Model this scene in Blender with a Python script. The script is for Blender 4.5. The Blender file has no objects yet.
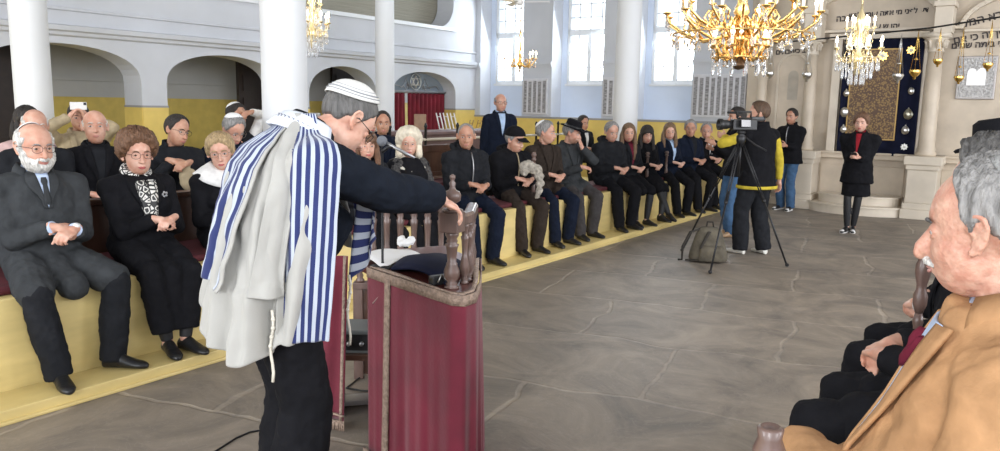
import bpy, bmesh, math, random
from mathutils import Vector as V, Matrix as M, noise
from mathutils.bvhtree import BVHTree
random.seed(7)
PI = math.pi; R = math.radians
col = bpy.context.scene.collection
# ------------------------------------------------------------------ camera
F_PX = 785.0; CAM_H = 1.72
pitch = math.atan(121/785.0); roll = R(1.05)
fw = V((0, math.cos(pitch), -math.sin(pitch))); rt = V((1, 0, 0)); up = rt.cross(fw)
rt2 = rt*math.cos(roll)+up*math.sin(roll); up2 = up*math.cos(roll)-rt*math.sin(roll)
cd = bpy.data.cameras.new('camera'); cam = bpy.data.objects.new('camera', cd); col.objects.link(cam)
mt = M((rt2, up2, -fw)).transposed().to_4x4(); mt.translation = V((0, 0, CAM_H)); cam.matrix_world = mt
cd.sensor_width = 36; cd.lens = F_PX/1000*36; cd.clip_start = 0.05; cd.clip_end = 300
bpy.context.scene.camera = cam
def ray(x, y): return fw+rt2*((x-500)/F_PX)-up2*((y-225.5)/F_PX)
def G(x, y, z=0.0):
    d = ray(x, y); return V((0, 0, CAM_H))+d*((z-CAM_H)/d.z)
# room frame: a runs along the benches to the window wall, b runs across to the right
TH = R(34.3); AX = V((math.sin(TH), math.cos(TH), 0)); BX = V((math.cos(TH), -math.sin(TH), 0)); ZX = V((0, 0, 1))
def RM(a, b, z=0.0): return AX*a+BX*b+ZX*z
RMAT = M((BX, AX, ZX)).transposed().to_4x4()          # local (x=b, y=a, z) -> world
def on_a(px, py, a):
    d = ray(px, py); t = a/d.dot(AX); p = V((0, 0, CAM_H))+d*t; return p.dot(BX), p.z
def at(px, py, Y):
    d = ray(px, py); return V((0, 0, CAM_H))+d*(Y/d.y)
# ------------------------------------------------------------------ materials
MATS = {}
def nd(nt, t, x=0, y=0, **kw):
    n = nt.nodes.new(t); n.location = (x, y)
    for k, v in kw.items(): setattr(n, k, v)
    return n
def mat(name, color, rough=.6, metal=0, bump=0, bscale=40, var=0, vscale=6, sheen=0, sub=0, emit=0, ecol=None, spec=None, stretch=None, trans=0, coat=0, col2=None, detail=4):
    if name in MATS: return MATS[name]
    m = bpy.data.materials.new(name); m.use_nodes = True; nt = m.node_tree; b = nt.nodes['Principled BSDF']
    b.inputs['Base Color'].default_value = (*color, 1); b.inputs['Roughness'].default_value = rough; b.inputs['Metallic'].default_value = metal
    if spec is not None: b.inputs['Specular IOR Level'].default_value = spec
    if sheen: b.inputs['Sheen Weight'].default_value = sheen; b.inputs['Sheen Roughness'].default_value = .5
    if sub: b.inputs['Subsurface Weight'].default_value = sub; b.inputs['Subsurface Radius'].default_value = (1, .35, .2); b.inputs['Subsurface Scale'].default_value = .01
    if emit: b.inputs['Emission Color'].default_value = (*(ecol or color), 1); b.inputs['Emission Strength'].default_value = emit
    if trans: b.inputs['Transmission Weight'].default_value = trans
    if coat: b.inputs['Coat Weight'].default_value = coat
    tc = nd(nt, 'ShaderNodeTexCoord', -900)
    mp = nd(nt, 'ShaderNodeMapping', -720); nt.links.new(tc.outputs['Object'], mp.inputs[0])
    if stretch: mp.inputs['Scale'].default_value = stretch
    if var:
        n = nd(nt, 'ShaderNodeTexNoise', -500, 200); n.inputs['Scale'].default_value = vscale; n.inputs['Detail'].default_value = detail
        nt.links.new(mp.outputs[0], n.inputs['Vector'])
        r = nd(nt, 'ShaderNodeValToRGB', -320, 200); c = V(color); c2 = V(col2) if col2 else c*(1-var)
        r.color_ramp.elements[0].position = .35; r.color_ramp.elements[1].position = .65
        r.color_ramp.elements[0].color = (*c2, 1); r.color_ramp.elements[1].color = (*(c if col2 else [min(1, v*(1+var*.6)) for v in c]), 1)
        nt.links.new(n.outputs[0], r.inputs[0]); nt.links.new(r.outputs[0], b.inputs['Base Color'])
    if bump:
        n = nd(nt, 'ShaderNodeTexNoise', -500, -200); n.inputs['Scale'].default_value = bscale; n.inputs['Detail'].default_value = 5
        nt.links.new(mp.outputs[0], n.inputs['Vector'])
        bp = nd(nt, 'ShaderNodeBump', -200, -200); bp.inputs['Strength'].default_value = bump; bp.inputs['Distance'].default_value = .02
        nt.links.new(n.outputs[0], bp.inputs['Height']); nt.links.new(bp.outputs[0], b.inputs['Normal'])
    MATS[name] = m; return m
def cloth(name, c, rough=.9, sheen=.0, var=.18): return mat('cloth_'+name, c, rough, bump=.25, bscale=28, var=var, vscale=14, sheen=sheen, spec=.12)
def leather(name, c): return mat('leather_'+name, c, .35, bump=.15, bscale=60)
def skin(name, c): return mat('skin_'+name, c, .5, var=.16, vscale=16, sub=.12, bump=.12, bscale=70, col2=(c[0]*.82, c[1]*.66, c[2]*.6))
def hairm(name, c): return mat('hair_'+name, c, .55, bump=.9, bscale=60, var=.35, vscale=50, stretch=(1.6, 1.6, .35))
# ------------------------------------------------------------------ mesh helpers
def frame(d):
    d = d.normalized(); u = V((0, 0, 1)) if abs(d.z) < .9 else V((0, 1, 0))
    x = u.cross(d).normalized(); return x, d.cross(x)
def grid(bm, rows, close=False, mi=0, uv=None):
    vs = [[bm.verts.new(p) for p in r] for r in rows]; n = len(rows[0]); fs = []
    for i in range(len(rows)-1):
        for j in range(n if close else n-1):
            k = (j+1) % n
            try: f = bm.faces.new((vs[i][j], vs[i][k], vs[i+1][k], vs[i+1][j])); f.material_index = mi; fs.append(f)
            except ValueError: pass
    return vs, fs
def loft(bm, rings, mi=0):
    vs, fs = grid(bm, rings, True, mi)
    for r, rev in ((vs[0], True), (vs[-1], False)):
        f = bm.faces.new(list(reversed(r)) if rev else r); f.material_index = mi
    return vs
def tube(bm, pts, rad, seg=10, ends=True, mi=0, flat=1.0):
    pts = [V(p) for p in pts]; n = len(pts)
    if not hasattr(rad, '__len__'): rad = [rad]*n
    rings = []; px = None
    for i, p in enumerate(pts):
        d = (pts[min(i+1, n-1)]-pts[max(i-1, 0)]).normalized()
        if px is None: x, y = frame(d)
        else: x = (px-d*px.dot(d)).normalized(); y = d.cross(x)
        px = x
        rings.append([p+(x*math.cos(2*PI*k/seg)+y*math.sin(2*PI*k/seg)*flat)*rad[i] for k in range(seg)])
    loft(bm, rings, mi)
def cap(bm, p0, p1, r0, r1, seg=14, e0=True, e1=True, mid=None):
    p0 = V(p0); p1 = V(p1); d = p1-p0; L = d.length
    if L < 1e-6: return
    d.normalize(); pts = []; rr = []
    if e0:
        for k in (0, 1, 2, 3): a = PI/2*k/4; pts.append(p0-d*r0*math.cos(a)*.999); rr.append(max(r0*math.sin(a), r0*.06))
    n = 6
    for k in range(n+1):
        t = k/n; r = r0+(r1-r0)*t
        if mid: r += mid*math.sin(PI*t)
        pts.append(p0+d*L*t); rr.append(r)
    if e1:
        for k in (3, 2, 1, 0): a = PI/2*k/4; pts.append(p1+d*r1*math.cos(a)*.999); rr.append(max(r1*math.sin(a), r1*.06))
    tube(bm, pts, rr, seg)
def ell(bm, c, r, rot=None, seg=16, mi=0):
    mm = M.Translation(V(c))@((rot.to_4x4() if rot else M.Identity(4)))@M.Diagonal((*r, 1))
    res = bmesh.ops.create_uvsphere(bm, u_segments=seg, v_segments=max(6, seg//2+2), radius=1, matrix=mm)
    if mi:
        for v in res['verts']:
            for f in v.link_faces: f.material_index = mi
def box(bm, x0, x1, y0, y1, z0, z1, mi=0, tm=None):
    vs = []
    for x in (x0, x1):
        for y in (y0, y1):
            for z in (z0, z1):
                p = V((x, y, z)); vs.append(bm.verts.new(tm@p if tm else p))
    for q in ((0, 1, 3, 2), (4, 6, 7, 5), (0, 4, 5, 1), (2, 3, 7, 6), (0, 2, 6, 4), (1, 5, 7, 3)):
        f = bm.faces.new([vs[i] for i in q]); f.material_index = mi
def lathe(bm, prof, seg=20, c=(0, 0, 0), tm=None, mi=0):
    rings = []
    for r, z in prof:
        ps = [V((c[0]+max(r, .0008)*math.cos(2*PI*k/seg), c[1]+max(r, .0008)*math.sin(2*PI*k/seg), c[2]+z)) for k in range(seg)]
        rings.append([tm@p for p in ps] if tm else ps)
    loft(bm, rings, mi)
def prism(bm, poly, h0, h1, tm=None, mi=0):     # poly in xy, extruded in z
    lo = [V((x, y, h0)) for x, y in poly]; hi = [V((x, y, h1)) for x, y in poly]
    if tm: lo = [tm@p for p in lo]; hi = [tm@p for p in hi]
    loft(bm, [lo, hi], mi)
CLOUD = {}
def cloud(s):
    if s not in CLOUD:
        t = bpy.data.textures.new('folds_%g' % s, 'CLOUDS'); t.noise_scale = s; t.noise_depth = 2; CLOUD[s] = t
    return CLOUD[s]
def obj(name, bm, mats, parent=None, smooth=True, remesh=0, smo=0, disp=None, solid=0, bevel=0, sub=0, tm=None, auto=False):
    bmesh.ops.recalc_face_normals(bm, faces=bm.faces[:]) if not remesh else None
    me = bpy.data.meshes.new(name); bm.to_mesh(me); bm.free()
    if not isinstance(mats, (list, tuple)): mats = [mats]
    for m_ in mats: me.materials.append(m_)
    o = bpy.data.objects.new(name, me); col.objects.link(o)
    if tm: o.matrix_world = tm
    if parent: o.parent = parent
    if smooth:
        me.polygons.foreach_set('use_smooth', [True]*len(me.polygons))
    if remesh:
        md = o.modifiers.new('remesh', 'REMESH'); md.mode = 'VOXEL'; md.voxel_size = remesh; md.use_smooth_shade = True
    if smo:
        md = o.modifiers.new('smooth', 'SMOOTH'); md.factor = .5; md.iterations = smo
    if disp:
        for s, st in disp:
            md = o.modifiers.new('folds', 'DISPLACE'); md.texture = cloud(s); md.strength = st; md.mid_level = .5; md.texture_coords = 'LOCAL'
    if bevel:
        md = o.modifiers.new('bevel', 'BEVEL'); md.width = bevel; md.segments = 2; md.limit_method = 'ANGLE'
    if solid:
        md = o.modifiers.new('solid', 'SOLIDIFY'); md.thickness = solid; md.offset = 0
    if sub:
        md = o.modifiers.new('sub', 'SUBSURF'); md.levels = sub; md.render_levels = sub
    return o
def tag(o, label=None, cat=None, group=None, kind=None):
    if label: o['label'] = label
    if cat: o['category'] = cat
    if group: o['group'] = group
    if kind: o['kind'] = kind
    return o
def empty(name, loc, label, cat, group=None, rz=0, s=1):
    o = bpy.data.objects.new(name, None); col.objects.link(o); o.location = loc; o.rotation_euler = (0, 0, rz); o.scale = (s, s, s)
    o.empty_display_size = .1
    return tag(o, label, cat, group)
def struct(name, bm, m, **k):
    return tag(obj(name, bm, m, **k), kind='structure')
def copy_tree(o, parent=None):
    c = o.copy(); col.objects.link(c)
    if parent: c.parent = parent; c.matrix_parent_inverse = o.matrix_parent_inverse.copy()
    for ch in [x for x in o.children]: copy_tree(ch, c)
    return c
# ------------------------------------------------------------------ people
def _re(d, c, r):       # distance from origin to the ellipsoid surface along d
    a = sum((d[i]/r[i])**2 for i in range(3)); b = -2*sum(d[i]*c[i]/r[i]**2 for i in range(3)); e = sum((c[i]/r[i])**2 for i in range(3))-1
    q = b*b-4*a*e
    return (-b+math.sqrt(q))/(2*a) if q > 0 else 0
def _g(d, p, s): return math.exp(-((d-V(p).normalized()).length/s)**2)
def head_r(d, jaw=1.0, old=0.0):
    a = _re(d, (0, -.012, .028), (.077, .098, .090)); b = _re(d, (0, .020, -.036), (.065*jaw, .069, .082))
    k = .012; h = max(k-abs(a-b), 0)/k; r = max(a, b)+h*h*k*.25
    sx = abs(d.x); e = V((sx, d.y, d.z))
    r -= .0075*_g(e, (.031, .085, 0), .20)
    r += .004*_g(e, (.026, .09, .026), .17)
    r += .004*_g(e, (.045, .065, -.032), .22)
    r += .006*_g(d, (0, .08, -.10), .22)
    r += .005*_g(d, (0, .09, -.066), .20)
    r -= .003*_g(d, (0, .088, -.088), .10)
    r -= .004*_g(e, (.07, .03, .03), .3)
    if old: r -= .004*old*_g(e, (.045, .06, -.06), .2); r += .004*old*_g(e, (.035, .06, -.10), .25); r += .004*old*_g(d, (0, .03, -.12), .4)
    return r
def dirv(az, el): return V((math.sin(az)*math.cos(el), math.cos(az)*math.cos(el), math.sin(el)))
def head_mesh(bm, T, n=40, jaw=1.0, old=0, nose=1.0, detail=False):
    rows = []
    for i in range(n//2+1):
        el = -PI/2+PI*i/(n//2); el = max(min(el, PI/2-.02), -PI/2+.02)
        rows.append([T@(dirv(2*PI*j/n, el)*head_r(dirv(2*PI*j/n, el), jaw, old)) for j in range(n)])
    loft(bm, rows)
    Q = lambda *p: T@V(p); r3 = T.to_3x3()
    cap(bm, Q(0, .079, .010), Q(0, .100+.004*nose, -.030), .0075, .0105*nose, 10)
    ell(bm, Q(0, .100+.004*nose, -.036-.003*nose), (.0112*nose, .0122*nose, .011*nose), r3, 12)
    for s in (-1, 1): ell(bm, Q(s*.0125, .094, -.037), (.0075, .011, .007), r3, 10)
    ell(bm, Q(0, .0845, -.0635), (.024, .009, .0055), r3, 12); ell(bm, Q(0, .0835, -.0735), (.021, .009, .0055), r3, 12)
    for s in (-1, 1):
        er = (M.Rotation(s*R(22), 3, 'Z')@M.Rotation(R(-10), 3, 'X'))
        if detail:
            pts = [(s*.074, .008, -.028), (s*.080, .004, -.034), (s*.083, -.006, -.030), (s*.088, -.018, -.012), (s*.092, -.025, .008), (s*.092, -.020, .026), (s*.088, -.006, .031), (s*.083, .006, .022), (s*.078, .010, .008), (s*.078, .002, -.002)]
            tube(bm, [Q(*p) for p in pts], [.006, .0075, .0065, .005, .005, .005, .005, .0045, .004, .004], 8)
            pts = [(s*.077, .006, -.018), (s*.082, -.006, -.016), (s*.085, -.014, .0), (s*.084, -.010, .016), (s*.078, 0, .014)]
            tube(bm, [Q(*p) for p in pts], [.0045, .005, .0045, .004, .004], 8)
            ell(bm, Q(s*.077, -.008, 0), (.006, .017, .028), r3@er, 12)
        else:
            ell(bm, Q(s*.079, -.008, -.002), (.008, .017, .030), r3@er, 12)
            tube(bm, [Q(s*.078, .008, -.024), Q(s*.086, -.008, -.022), Q(s*.091, -.022, .006), Q(s*.088, -.012, .027), Q(s*.079, .006, .018)], [.006, .006, .005, .005, .004], 6)
    if detail:
        for s in (-1, 1):
            for dz, rr in ((.0075, .0042), (-.0085, .0036)):
                tube(bm, [Q(s*.018, .076, dz*.2), Q(s*.024, .0805, dz*.9), Q(s*.032, .0805, dz*1.1), Q(s*.040, .076, dz*.7), Q(s*.045, .070, 0)], [rr*.7, rr, rr, rr, rr*.6], 8)
def interp(tab, x):
    for (x0, y0), (x1, y1) in zip(tab, tab[1:]):
        if x <= x1:
            t = (x-x0)/(x1-x0); t = t*t*(3-2*t); return y0+(y1-y0)*t
    return tab[-1][1]
HL = {'short': [(0, 58), (32, 52), (52, 32), (75, 10), (84, -8), (95, 6), (112, -8), (135, -32), (180, -36)],
      'recede': [(0, 66), (30, 58), (50, 40), (75, 14), (84, -8), (95, 6), (112, -8), (135, -32), (180, -36)],
      'high': [(0, 76), (28, 72), (50, 60), (68, 40), (80, 10), (86, -6), (95, 8), (112, -8), (135, -32), (180, -36)],
      'bangs': [(0, 22), (30, 16), (50, 4), (70, -20), (90, -32), (120, -45), (180, -48)],
      'full': [(0, 44), (35, 34), (55, 12), (75, -10), (90, -22), (112, -32), (140, -42), (180, -44)]}
def hair_mesh(bm, T, style='short', t=.012, vol=0, bald=None, n=72, seed=0, fluff=.25, jaw=1.0, side=0, shift=0):
    tab = HL[style]; rows = []; ms = []; n2 = n//2
    for i in range(n2+1):
        el = R(-60)+R(150)*i/n2; el = min(el, PI/2-.01); r_ = []; m_ = []
        for j in range(n):
            az = 2*PI*j/n-PI; d = dirv(az, el); aa = abs(math.degrees(az)); e = math.degrees(el)
            hl = interp(tab, aa); nz = noise.noise(V((az*4+seed, el*1.2, seed)))
            w = (e-hl+nz*6)/9; m = max(0, min(1, w)); m = m*m*(3-2*m)
            if bald is not None:
                bb = bald+(12 if aa > 90 else 0); w2 = (bb-e)/10; m *= max(0, min(1, w2))
            th = t+vol*max(0, math.sin(el+.3))+side*math.cos(el)*(1 if aa > 40 else .3)
            st = .7*noise.noise(V((az*9+seed*3, el*2.5, 3)))+.6*noise.noise(V((az*26, el*6+seed, 1)))+.35*noise.noise(V((az*50, el*9+seed, 5)))
            r = head_r(d, jaw)-.005+(th+.005)*m*(1+fluff*st)
            r_.append(T@(d*r)); m_.append(m)
        rows.append(r_); ms.append(m_)
    vs = [[bm.verts.new(p) for p in r] for r in rows]
    for i in range(n2):
        for j in range(n):
            k = (j+1) % n
            if max(ms[i][j], ms[i][k], ms[i+1][j], ms[i+1][k]) > .01: bm.faces.new((vs[i][j], vs[i][k], vs[i+1][k], vs[i+1][j]))
    if bald is None: bm.faces.new(vs[-1])
def beard_mesh(bm, T, t=.012, n=60, mous=True, seed=1):
    rows = []; ms = []; n2 = 26
    for i in range(n2+1):
        el = R(-80)+R(85)*i/n2; r_ = []; m_ = []
        for j in range(n+1):
            az = R(-100)+R(200)*j/n; d = dirv(az, el); aa = abs(math.degrees(az)); e = math.degrees(el)
            topl = interp([(0, -24), (15, -27), (26, -33), (45, -30), (70, -10), (82, 6), (100, 6)], aa)
            m = max(0, min(1, (topl-e)/6))
            if aa < 17 and -42 < e < -34: m *= .15
            st = noise.noise(V((az*14, el*6, seed)))
            r_.append(T@(d*(head_r(d)-.005+(t+.005)*m*(1+.3*st)))); m_.append(m)
        rows.append(r_); ms.append(m_)
    vs = [[bm.verts.new(p) for p in r] for r in rows]
    for i in range(n2):
        for j in range(n):
            if max(ms[i][j], ms[i][j+1], ms[i+1][j], ms[i+1][j+1]) > .01: bm.faces.new((vs[i][j], vs[i][j+1], vs[i+1][j+1], vs[i+1][j]))
def cap_mesh(bm, T, off=.014, el0=52, tilt=-25, n=36, rim=0):    # skull cap following the head
    rt_ = M.Rotation(R(-tilt), 3, 'X'); rows = []
    for i in range(10):
        el = R(el0)+(PI/2-.01-R(el0))*i/9
        rows.append([])
        for j in range(n):
            d = rt_@dirv(2*PI*j/n, el); rows[-1].append(T@(d*(head_r(d)+off+.003*math.sin(PI*i/9))))
    vs, _ = grid(bm, rows, True); bm.faces.new(vs[-1])
def ik(a, t, l1, l2, pole):
    a = V(a); t = V(t); d = t-a; L = d.length; mx = (l1+l2)*.995
    if L > mx: t = a+d*(mx/L); d = t-a; L = mx
    u = d.normalized(); x = (l1*l1-l2*l2+L*L)/(2*L); hh = math.sqrt(max(l1*l1-x*x, 1e-6))
    p = V(pole); p = (p-u*p.dot(u)).normalized()
    return a+u*x+p*hh, t
def hand(bm, w, d, n, side, curl=25, k=1.0, seg=8, fan=0.0):
    d = V(d).normalized(); n = V(n); n = (n-d*n.dot(d)).normalized(); th = n.cross(d)*(-side)     # side +1 right, -1 left ; th = thumb side
    rot = M((th, d, n)).transposed()
    ell(bm, w+d*.047*k, (.037*k, .052*k, .0155*k), rot, 14); ell(bm, w+d*.075*k, (.040*k, .022*k, .0125*k), rot, 12)
    cap(bm, w-d*.03, w+d*.02, .024*k, .026*k, 12)
    for i, (o, L) in enumerate(((.029, .070), (.010, .080), (-.010, .075), (-.028, .058))):
        p = w+d*.083*k+th*o*k; q = d+th*o*4*fan; q.normalize(); L *= k; r = (.0095-.0006*i)*k; c = curl+i*3
        for s, fr in enumerate((.45, .32, .25)):
            q2 = (M.Rotation(R(c*(.9 if s == 0 else 1.1)), 3, n.cross(q).normalized()*-1)@q).normalized() if True else q
            if q2.dot(n) < q.dot(n): q2 = (M.Rotation(R(c), 3, n.cross(q).normalized())@q).normalized()
            e = p+q2*L*fr; cap(bm, p, e, r*(1-.08*s), r*(.94-.08*s), seg); p = e; q = q2
    p = w+d*.02*k+th*.026*k; q = (d*.62+th*.75+n*.25).normalized(); e = p+q*.042*k; cap(bm, p, e, .013*k, .011*k, seg)
    q = (d*.9+th*.32+n*.25).normalized(); e2 = e+q*.032*k; cap(bm, e, e2, .0105*k, .0095*k, seg); q = (d*.97+th*.05+n*.25).normalized(); cap(bm, e2, e2+q*.022*k, .0095*k, .008*k, seg)
def ring(c, ax, ay, rx, ry, n=20, sq=2.3):
    o = []
    for k in range(n):
        t = 2*PI*k/n; cx, sy = math.cos(t), math.sin(t)
        o.append(c+ax*rx*math.copysign(abs(cx)**(2/sq), cx)+ay*ry*math.copysign(abs(sy)**(2/sq), sy))
    return o
def skeleton(sp):
    J = {}; sit = sp.get('pose', 'sit') == 'sit'; fem = sp.get('fem', False)
    H = sp.get('seat', .50)
    P = V((0, 0, H+.095)) if sit else V((0, 0, .95))
    P += V(sp.get('poff', (0, 0, 0)))
    la = R(sp.get('lean', 4 if sit else 2)); yaw = R(sp.get('tyaw', 0)); rl = R(sp.get('troll', 0))
    def TR(k): return M.Rotation(-yaw*k, 3, 'Z')@M.Rotation(-la*k, 3, 'X')@M.Rotation(rl*k, 3, 'Y')
    b1 = TR(.5); b2 = TR(1)
    tl = sp.get('tl', 1.0); W = P+TR(.3)@V((0, -.012, .13*tl)); C = W+b1@V((0, .005, .19*tl)); N = C+b2@V((0, -.015, .205*(.5+.5*tl)))
    J.update(P=P, W=W, C=C, N=N, ax=b2@V((1, 0, 0)), ay=b2@V((0, 1, 0)), az=b2@V((0, 0, 1)), wx=b1@V((1, 0, 0)), wy=b1@V((0, 1, 0)), fem=fem, sit=sit)
    sw = (.162 if fem else .190)*sp.get('sw', 1)
    shr = sp.get('shrug', (0, 0))
    J['S'] = {s: C+b2@V((s*sw, -.004, .092+(shr[0] if s < 0 else shr[1]))) for s in (-1, 1)}
    hy, hp, hr = sp.get('head', (0, 0, 0))
    nk = b2@V((0, .005, .07)); J['K'] = N+nk*.6
    hb = M.Rotation(-R(hy)-yaw, 3, 'Z')@M.Rotation(-R(hp), 3, 'X')@M.Rotation(R(hr), 3, 'Y')
    HC = N+b2@V((0, .016, .030))+hb@V((0, .024, .098)) if 'neckf' not in sp else N+M.Rotation(-yaw, 3, 'Z')@M.Rotation(-R(sp['neckf']), 3, 'X')@V((0, .03, .135))
    J['H'] = M.Translation(HC)@hb.to_4x4()@M.Scale(sp.get('hs', 1.11), 4); J['HC'] = HC
    ul, fl = .285*sp.get('al', 1), .255*sp.get('al', 1)
    hd = sp.get('hands')
    if hd is None: hd = {1: (.075, .27, P.z+.135), -1: (-.08, .29, P.z+.12)} if sit else {1: (.27, .02, .76), -1: (-.27, .02, .76)}
    J['E'] = {}; J['Wr'] = {}
    for s in (-1, 1):
        pole = sp.get('epole', {}).get(s, (s*.5, -.7, -.6) if sit else (s*.3, -1, -.1))
        J['E'][s], J['Wr'][s] = ik(J['S'][s], hd[s], ul, fl, pole)
    J['Hp'] = {s: P+V((s*.09, .0, -.02)) for s in (-1, 1)}
    ft = sp.get('feet')
    if ft is None: ft = {s: (s*.13, .46, .085) for s in (-1, 1)} if sit else {s: (s*.1, 0 if s > 0 else .03, .085) for s in (-1, 1)}
    J['Kn'] = {}; J['An'] = {}
    for s in (-1, 1):
        pole = sp.get('kpole', {}).get(s, (s*.25, 1, .6) if sit else (s*.05, 1, 0))
        J['Kn'][s], J['An'][s] = ik(J['Hp'][s], ft[s], .44, .42, pole)
    return J
def torso(bm, J, g=0.0, belly=0.0, top=True, bust=0, shcap=True, bot=None):
    P, W, C, N = J['P'], J['W'], J['C'], J['N']; ax, ay, az, wx, wy = J['ax'], J['ay'], J['az'], J['wx'], J['wy']; f = J['fem']; X = V((1, 0, 0)); Y = V((0, 1, 0))
    w = .88 if f else 1.0
    rs = [(P-ZX*.10, X, Y, .150, .110), (P-ZX*.03, X, Y, .178, .128), (P+(W-P)*.55, wx, wy, .165*w, .120), (W, wx, wy, .160*w, .118), ((W+C)/2, wx, wy, .172*w, .125), (C, ax, ay, .184*w, .130), (C+az*.07, ax, ay, .178*w, .120), (C+az*.12, ax, ay, .145*w, .098), (C+az*.165-ay*.004, ax, ay, .098, .078), (N-az*.005, ax, ay, .066, .064)]
    rings = [ring(c+y*(belly*b_ if (b_ := (1.0 if i in (2, 3, 4) else .4 if i in (1, 5) else 0)) else 0), x, y, rx+g+belly*.3*(i in (2, 3, 4)), ry+g+belly*.6*(i in (2, 3, 4))) for i, (c, x, y, rx, ry) in enumerate(rs)]
    if bot: rings = bot+rings
    loft(bm, rings)
    if bust:
        for s in (-1, 1): ell(bm, C+ax*s*.075+ay*.095-az*.01, (.07+g, .055+g, .07+g))
    for s in (-1, 1): cap(bm, C+ax*s*.05+az*.128, J['S'][s], .050+g*.8, .052+g)
def arms(bm, J, g=0.0, wrist_open=True, thin=1.0):
    for s in (-1, 1):
        S, E_, Wr = J['S'][s], J['E'][s], J['Wr'][s]; k = .88 if J['fem'] else 1.0
        cap(bm, S, E_, (.054*k)*thin+g, (.043*k)*thin+g)
        d = (Wr-E_).normalized(); cap(bm, E_, Wr-d*(.02 if g else 0), (.043*k)*thin+g, (.028*k)*thin+g*.8+.002, e1=not g)
def legs(bm, J, g=0.0, cuff=.0, frm=0.0, low=0.04):
    for s in (-1, 1):
        A_, K_, D_ = J['Hp'][s], J['Kn'][s], J['An'][s]; k = .95 if J['fem'] else 1.0
        cap(bm, A_, K_, .085*k+g, .056*k+g); d = (D_-K_).normalized()
        cap(bm, K_, D_+d*(low if g else 0), .055*k+g, (.036*k+g+cuff), e1=not g, mid=.008)
def shoe(bm, an, yawd, L=.27, heel=0.0, fl=.0):
    an = V(an); d = V((math.sin(R(yawd)), math.cos(R(yawd)), 0)); x = V((d.y, -d.x, 0)); z0 = fl
    def sec(t, w, h, zb=0): 
        c = V((an.x, an.y, z0+zb))+d*t; o = []
        for k in range(14):
            a = 2*PI*k/14; o.append(c+x*w*math.cos(a)+ZX*max(0, (h*.5+h*.5*math.sin(a))))
        return o
    loft(bm, [sec(-.068, .018, .05+heel), sec(-.06, .031, .075+heel), sec(-.02, .036, .095+heel), sec(.03, .037, .095+heel*.8), sec(.07, .041, .072+heel*.3), sec(.12, .045, .052), sec(.16, .041, .043), sec(L-.085, .026, .034), sec(L-.075, .012, .024)])
def drape(name, J, tree, rows, m, parent, off=.008, thick=.006, nc=6, label=None, base='C', back=False):
    bm = bmesh.new(); out = []; sg = -1 if back else 1
    O = J[base]
    for z, xl, xr in rows:
        r_ = []
        for j in range(nc):
            x = xl+(xr-xl)*j/(nc-1); o = O+J['ax']*x+J['az']*z+J['ay']*.45*sg
            h = tree.ray_cast(o, -J['ay']*sg, .6)
            p = h[0]+J['ay']*sg*off if h[0] else O+J['ax']*x+J['az']*z+J['ay']*.05*sg
            r_.append(p)
        out.append(r_)
    grid(bm, out); o = obj(name, bm, m, parent, solid=thick)
    if label: o['label'] = label
    return o
def face_parts(root, T, sp, lod):
    Q = lambda *p: T@V(p); r3 = T.to_3x3()
    ic = sp.get('iris', (.09, .05, .03))
    for s in (-1, 1):
        bm = bmesh.new(); ell(bm, Q(s*.031, .0705 if lod == 0 else .0738, -.0005), (.0118 if lod == 0 else .0128, .0112, .0066), r3, 16)
        gz = sp.get('gaze', (0, 0)); dd = (r3@V((math.sin(R(gz[0])), math.cos(R(gz[0])), math.sin(R(gz[1]))))).normalized(); c = Q(s*.031, .0705 if lod == 0 else .0738, -.0005)
        for f in bm.faces:
            v = (f.calc_center_median()-c).normalized()
            if v.dot(dd) > .80: f.material_index = 1
        obj('eye', bm, [MATS['eye_white'], mat('iris_%g' % ic[0], ic, .2)], root)
        if sp.get('brow', 1):
            bm = bmesh.new(); bw = sp.get('browr', .0038)
            bo = .003 if lod == 0 else 0; pts = [(s*.014, .0895-bo, .018), (s*.024, .0905-bo, .0225), (s*.036, .0860-bo, .0235), (s*.048, .0745-bo*.6, .0175)]
            tube(bm, [Q(*p) for p in pts], [bw*.8, bw, bw, bw*.4], 6)
            obj('eyebrow', bm, sp.get('browm', sp['hairm']), root)
    if sp.get('lips', 1):
        bm = bmesh.new(); k = .0018
        tube(bm, [Q(-.021, .0835, -.069), Q(-.010, .0915+k, -.0655), Q(0, .0922+k, -.0668), Q(.010, .0915+k, -.0655), Q(.021, .0835, -.069)], [.0015, .0035, .0038, .0035, .0015], 6)
        tube(bm, [Q(-.020, .0835, -.0695), Q(-.010, .0908+k, -.0735), Q(0, .0915+k, -.0745), Q(.010, .0908+k, -.0735), Q(.020, .0835, -.0695)], [.0015, .0038, .0042, .0038, .0015], 6)
        obj('lips', bm, sp.get('lipm', MATS['lip']), root)
def glasses(root, T, m=None, sun=False):
    Q = lambda *p: T@V(p); m = m or MATS['frame_dark']; bm = bmesh.new()
    for s in (-1, 1):
        pts = []
        for k in range(21):
            a = 2*PI*k/20; pts.append(Q(s*(.033+.024*math.cos(a)), .1005-.012*abs(.33+.24*math.cos(a)), .000+.019*math.copysign(abs(math.sin(a))**.75, math.sin(a))))
        tube(bm, pts, .0013, 6)
        tube(bm, [Q(s*.057, .094, .006), Q(s*.074, .070, .008), Q(s*.085, .0, .010), Q(s*.086, -.02, -.004)], .0016, 6)
    tube(bm, [Q(-.010, .0985, .004), Q(0, .1025, .007), Q(.010, .0985, .004)], .0013, 6)
    obj('glasses', bm, m, root)
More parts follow.
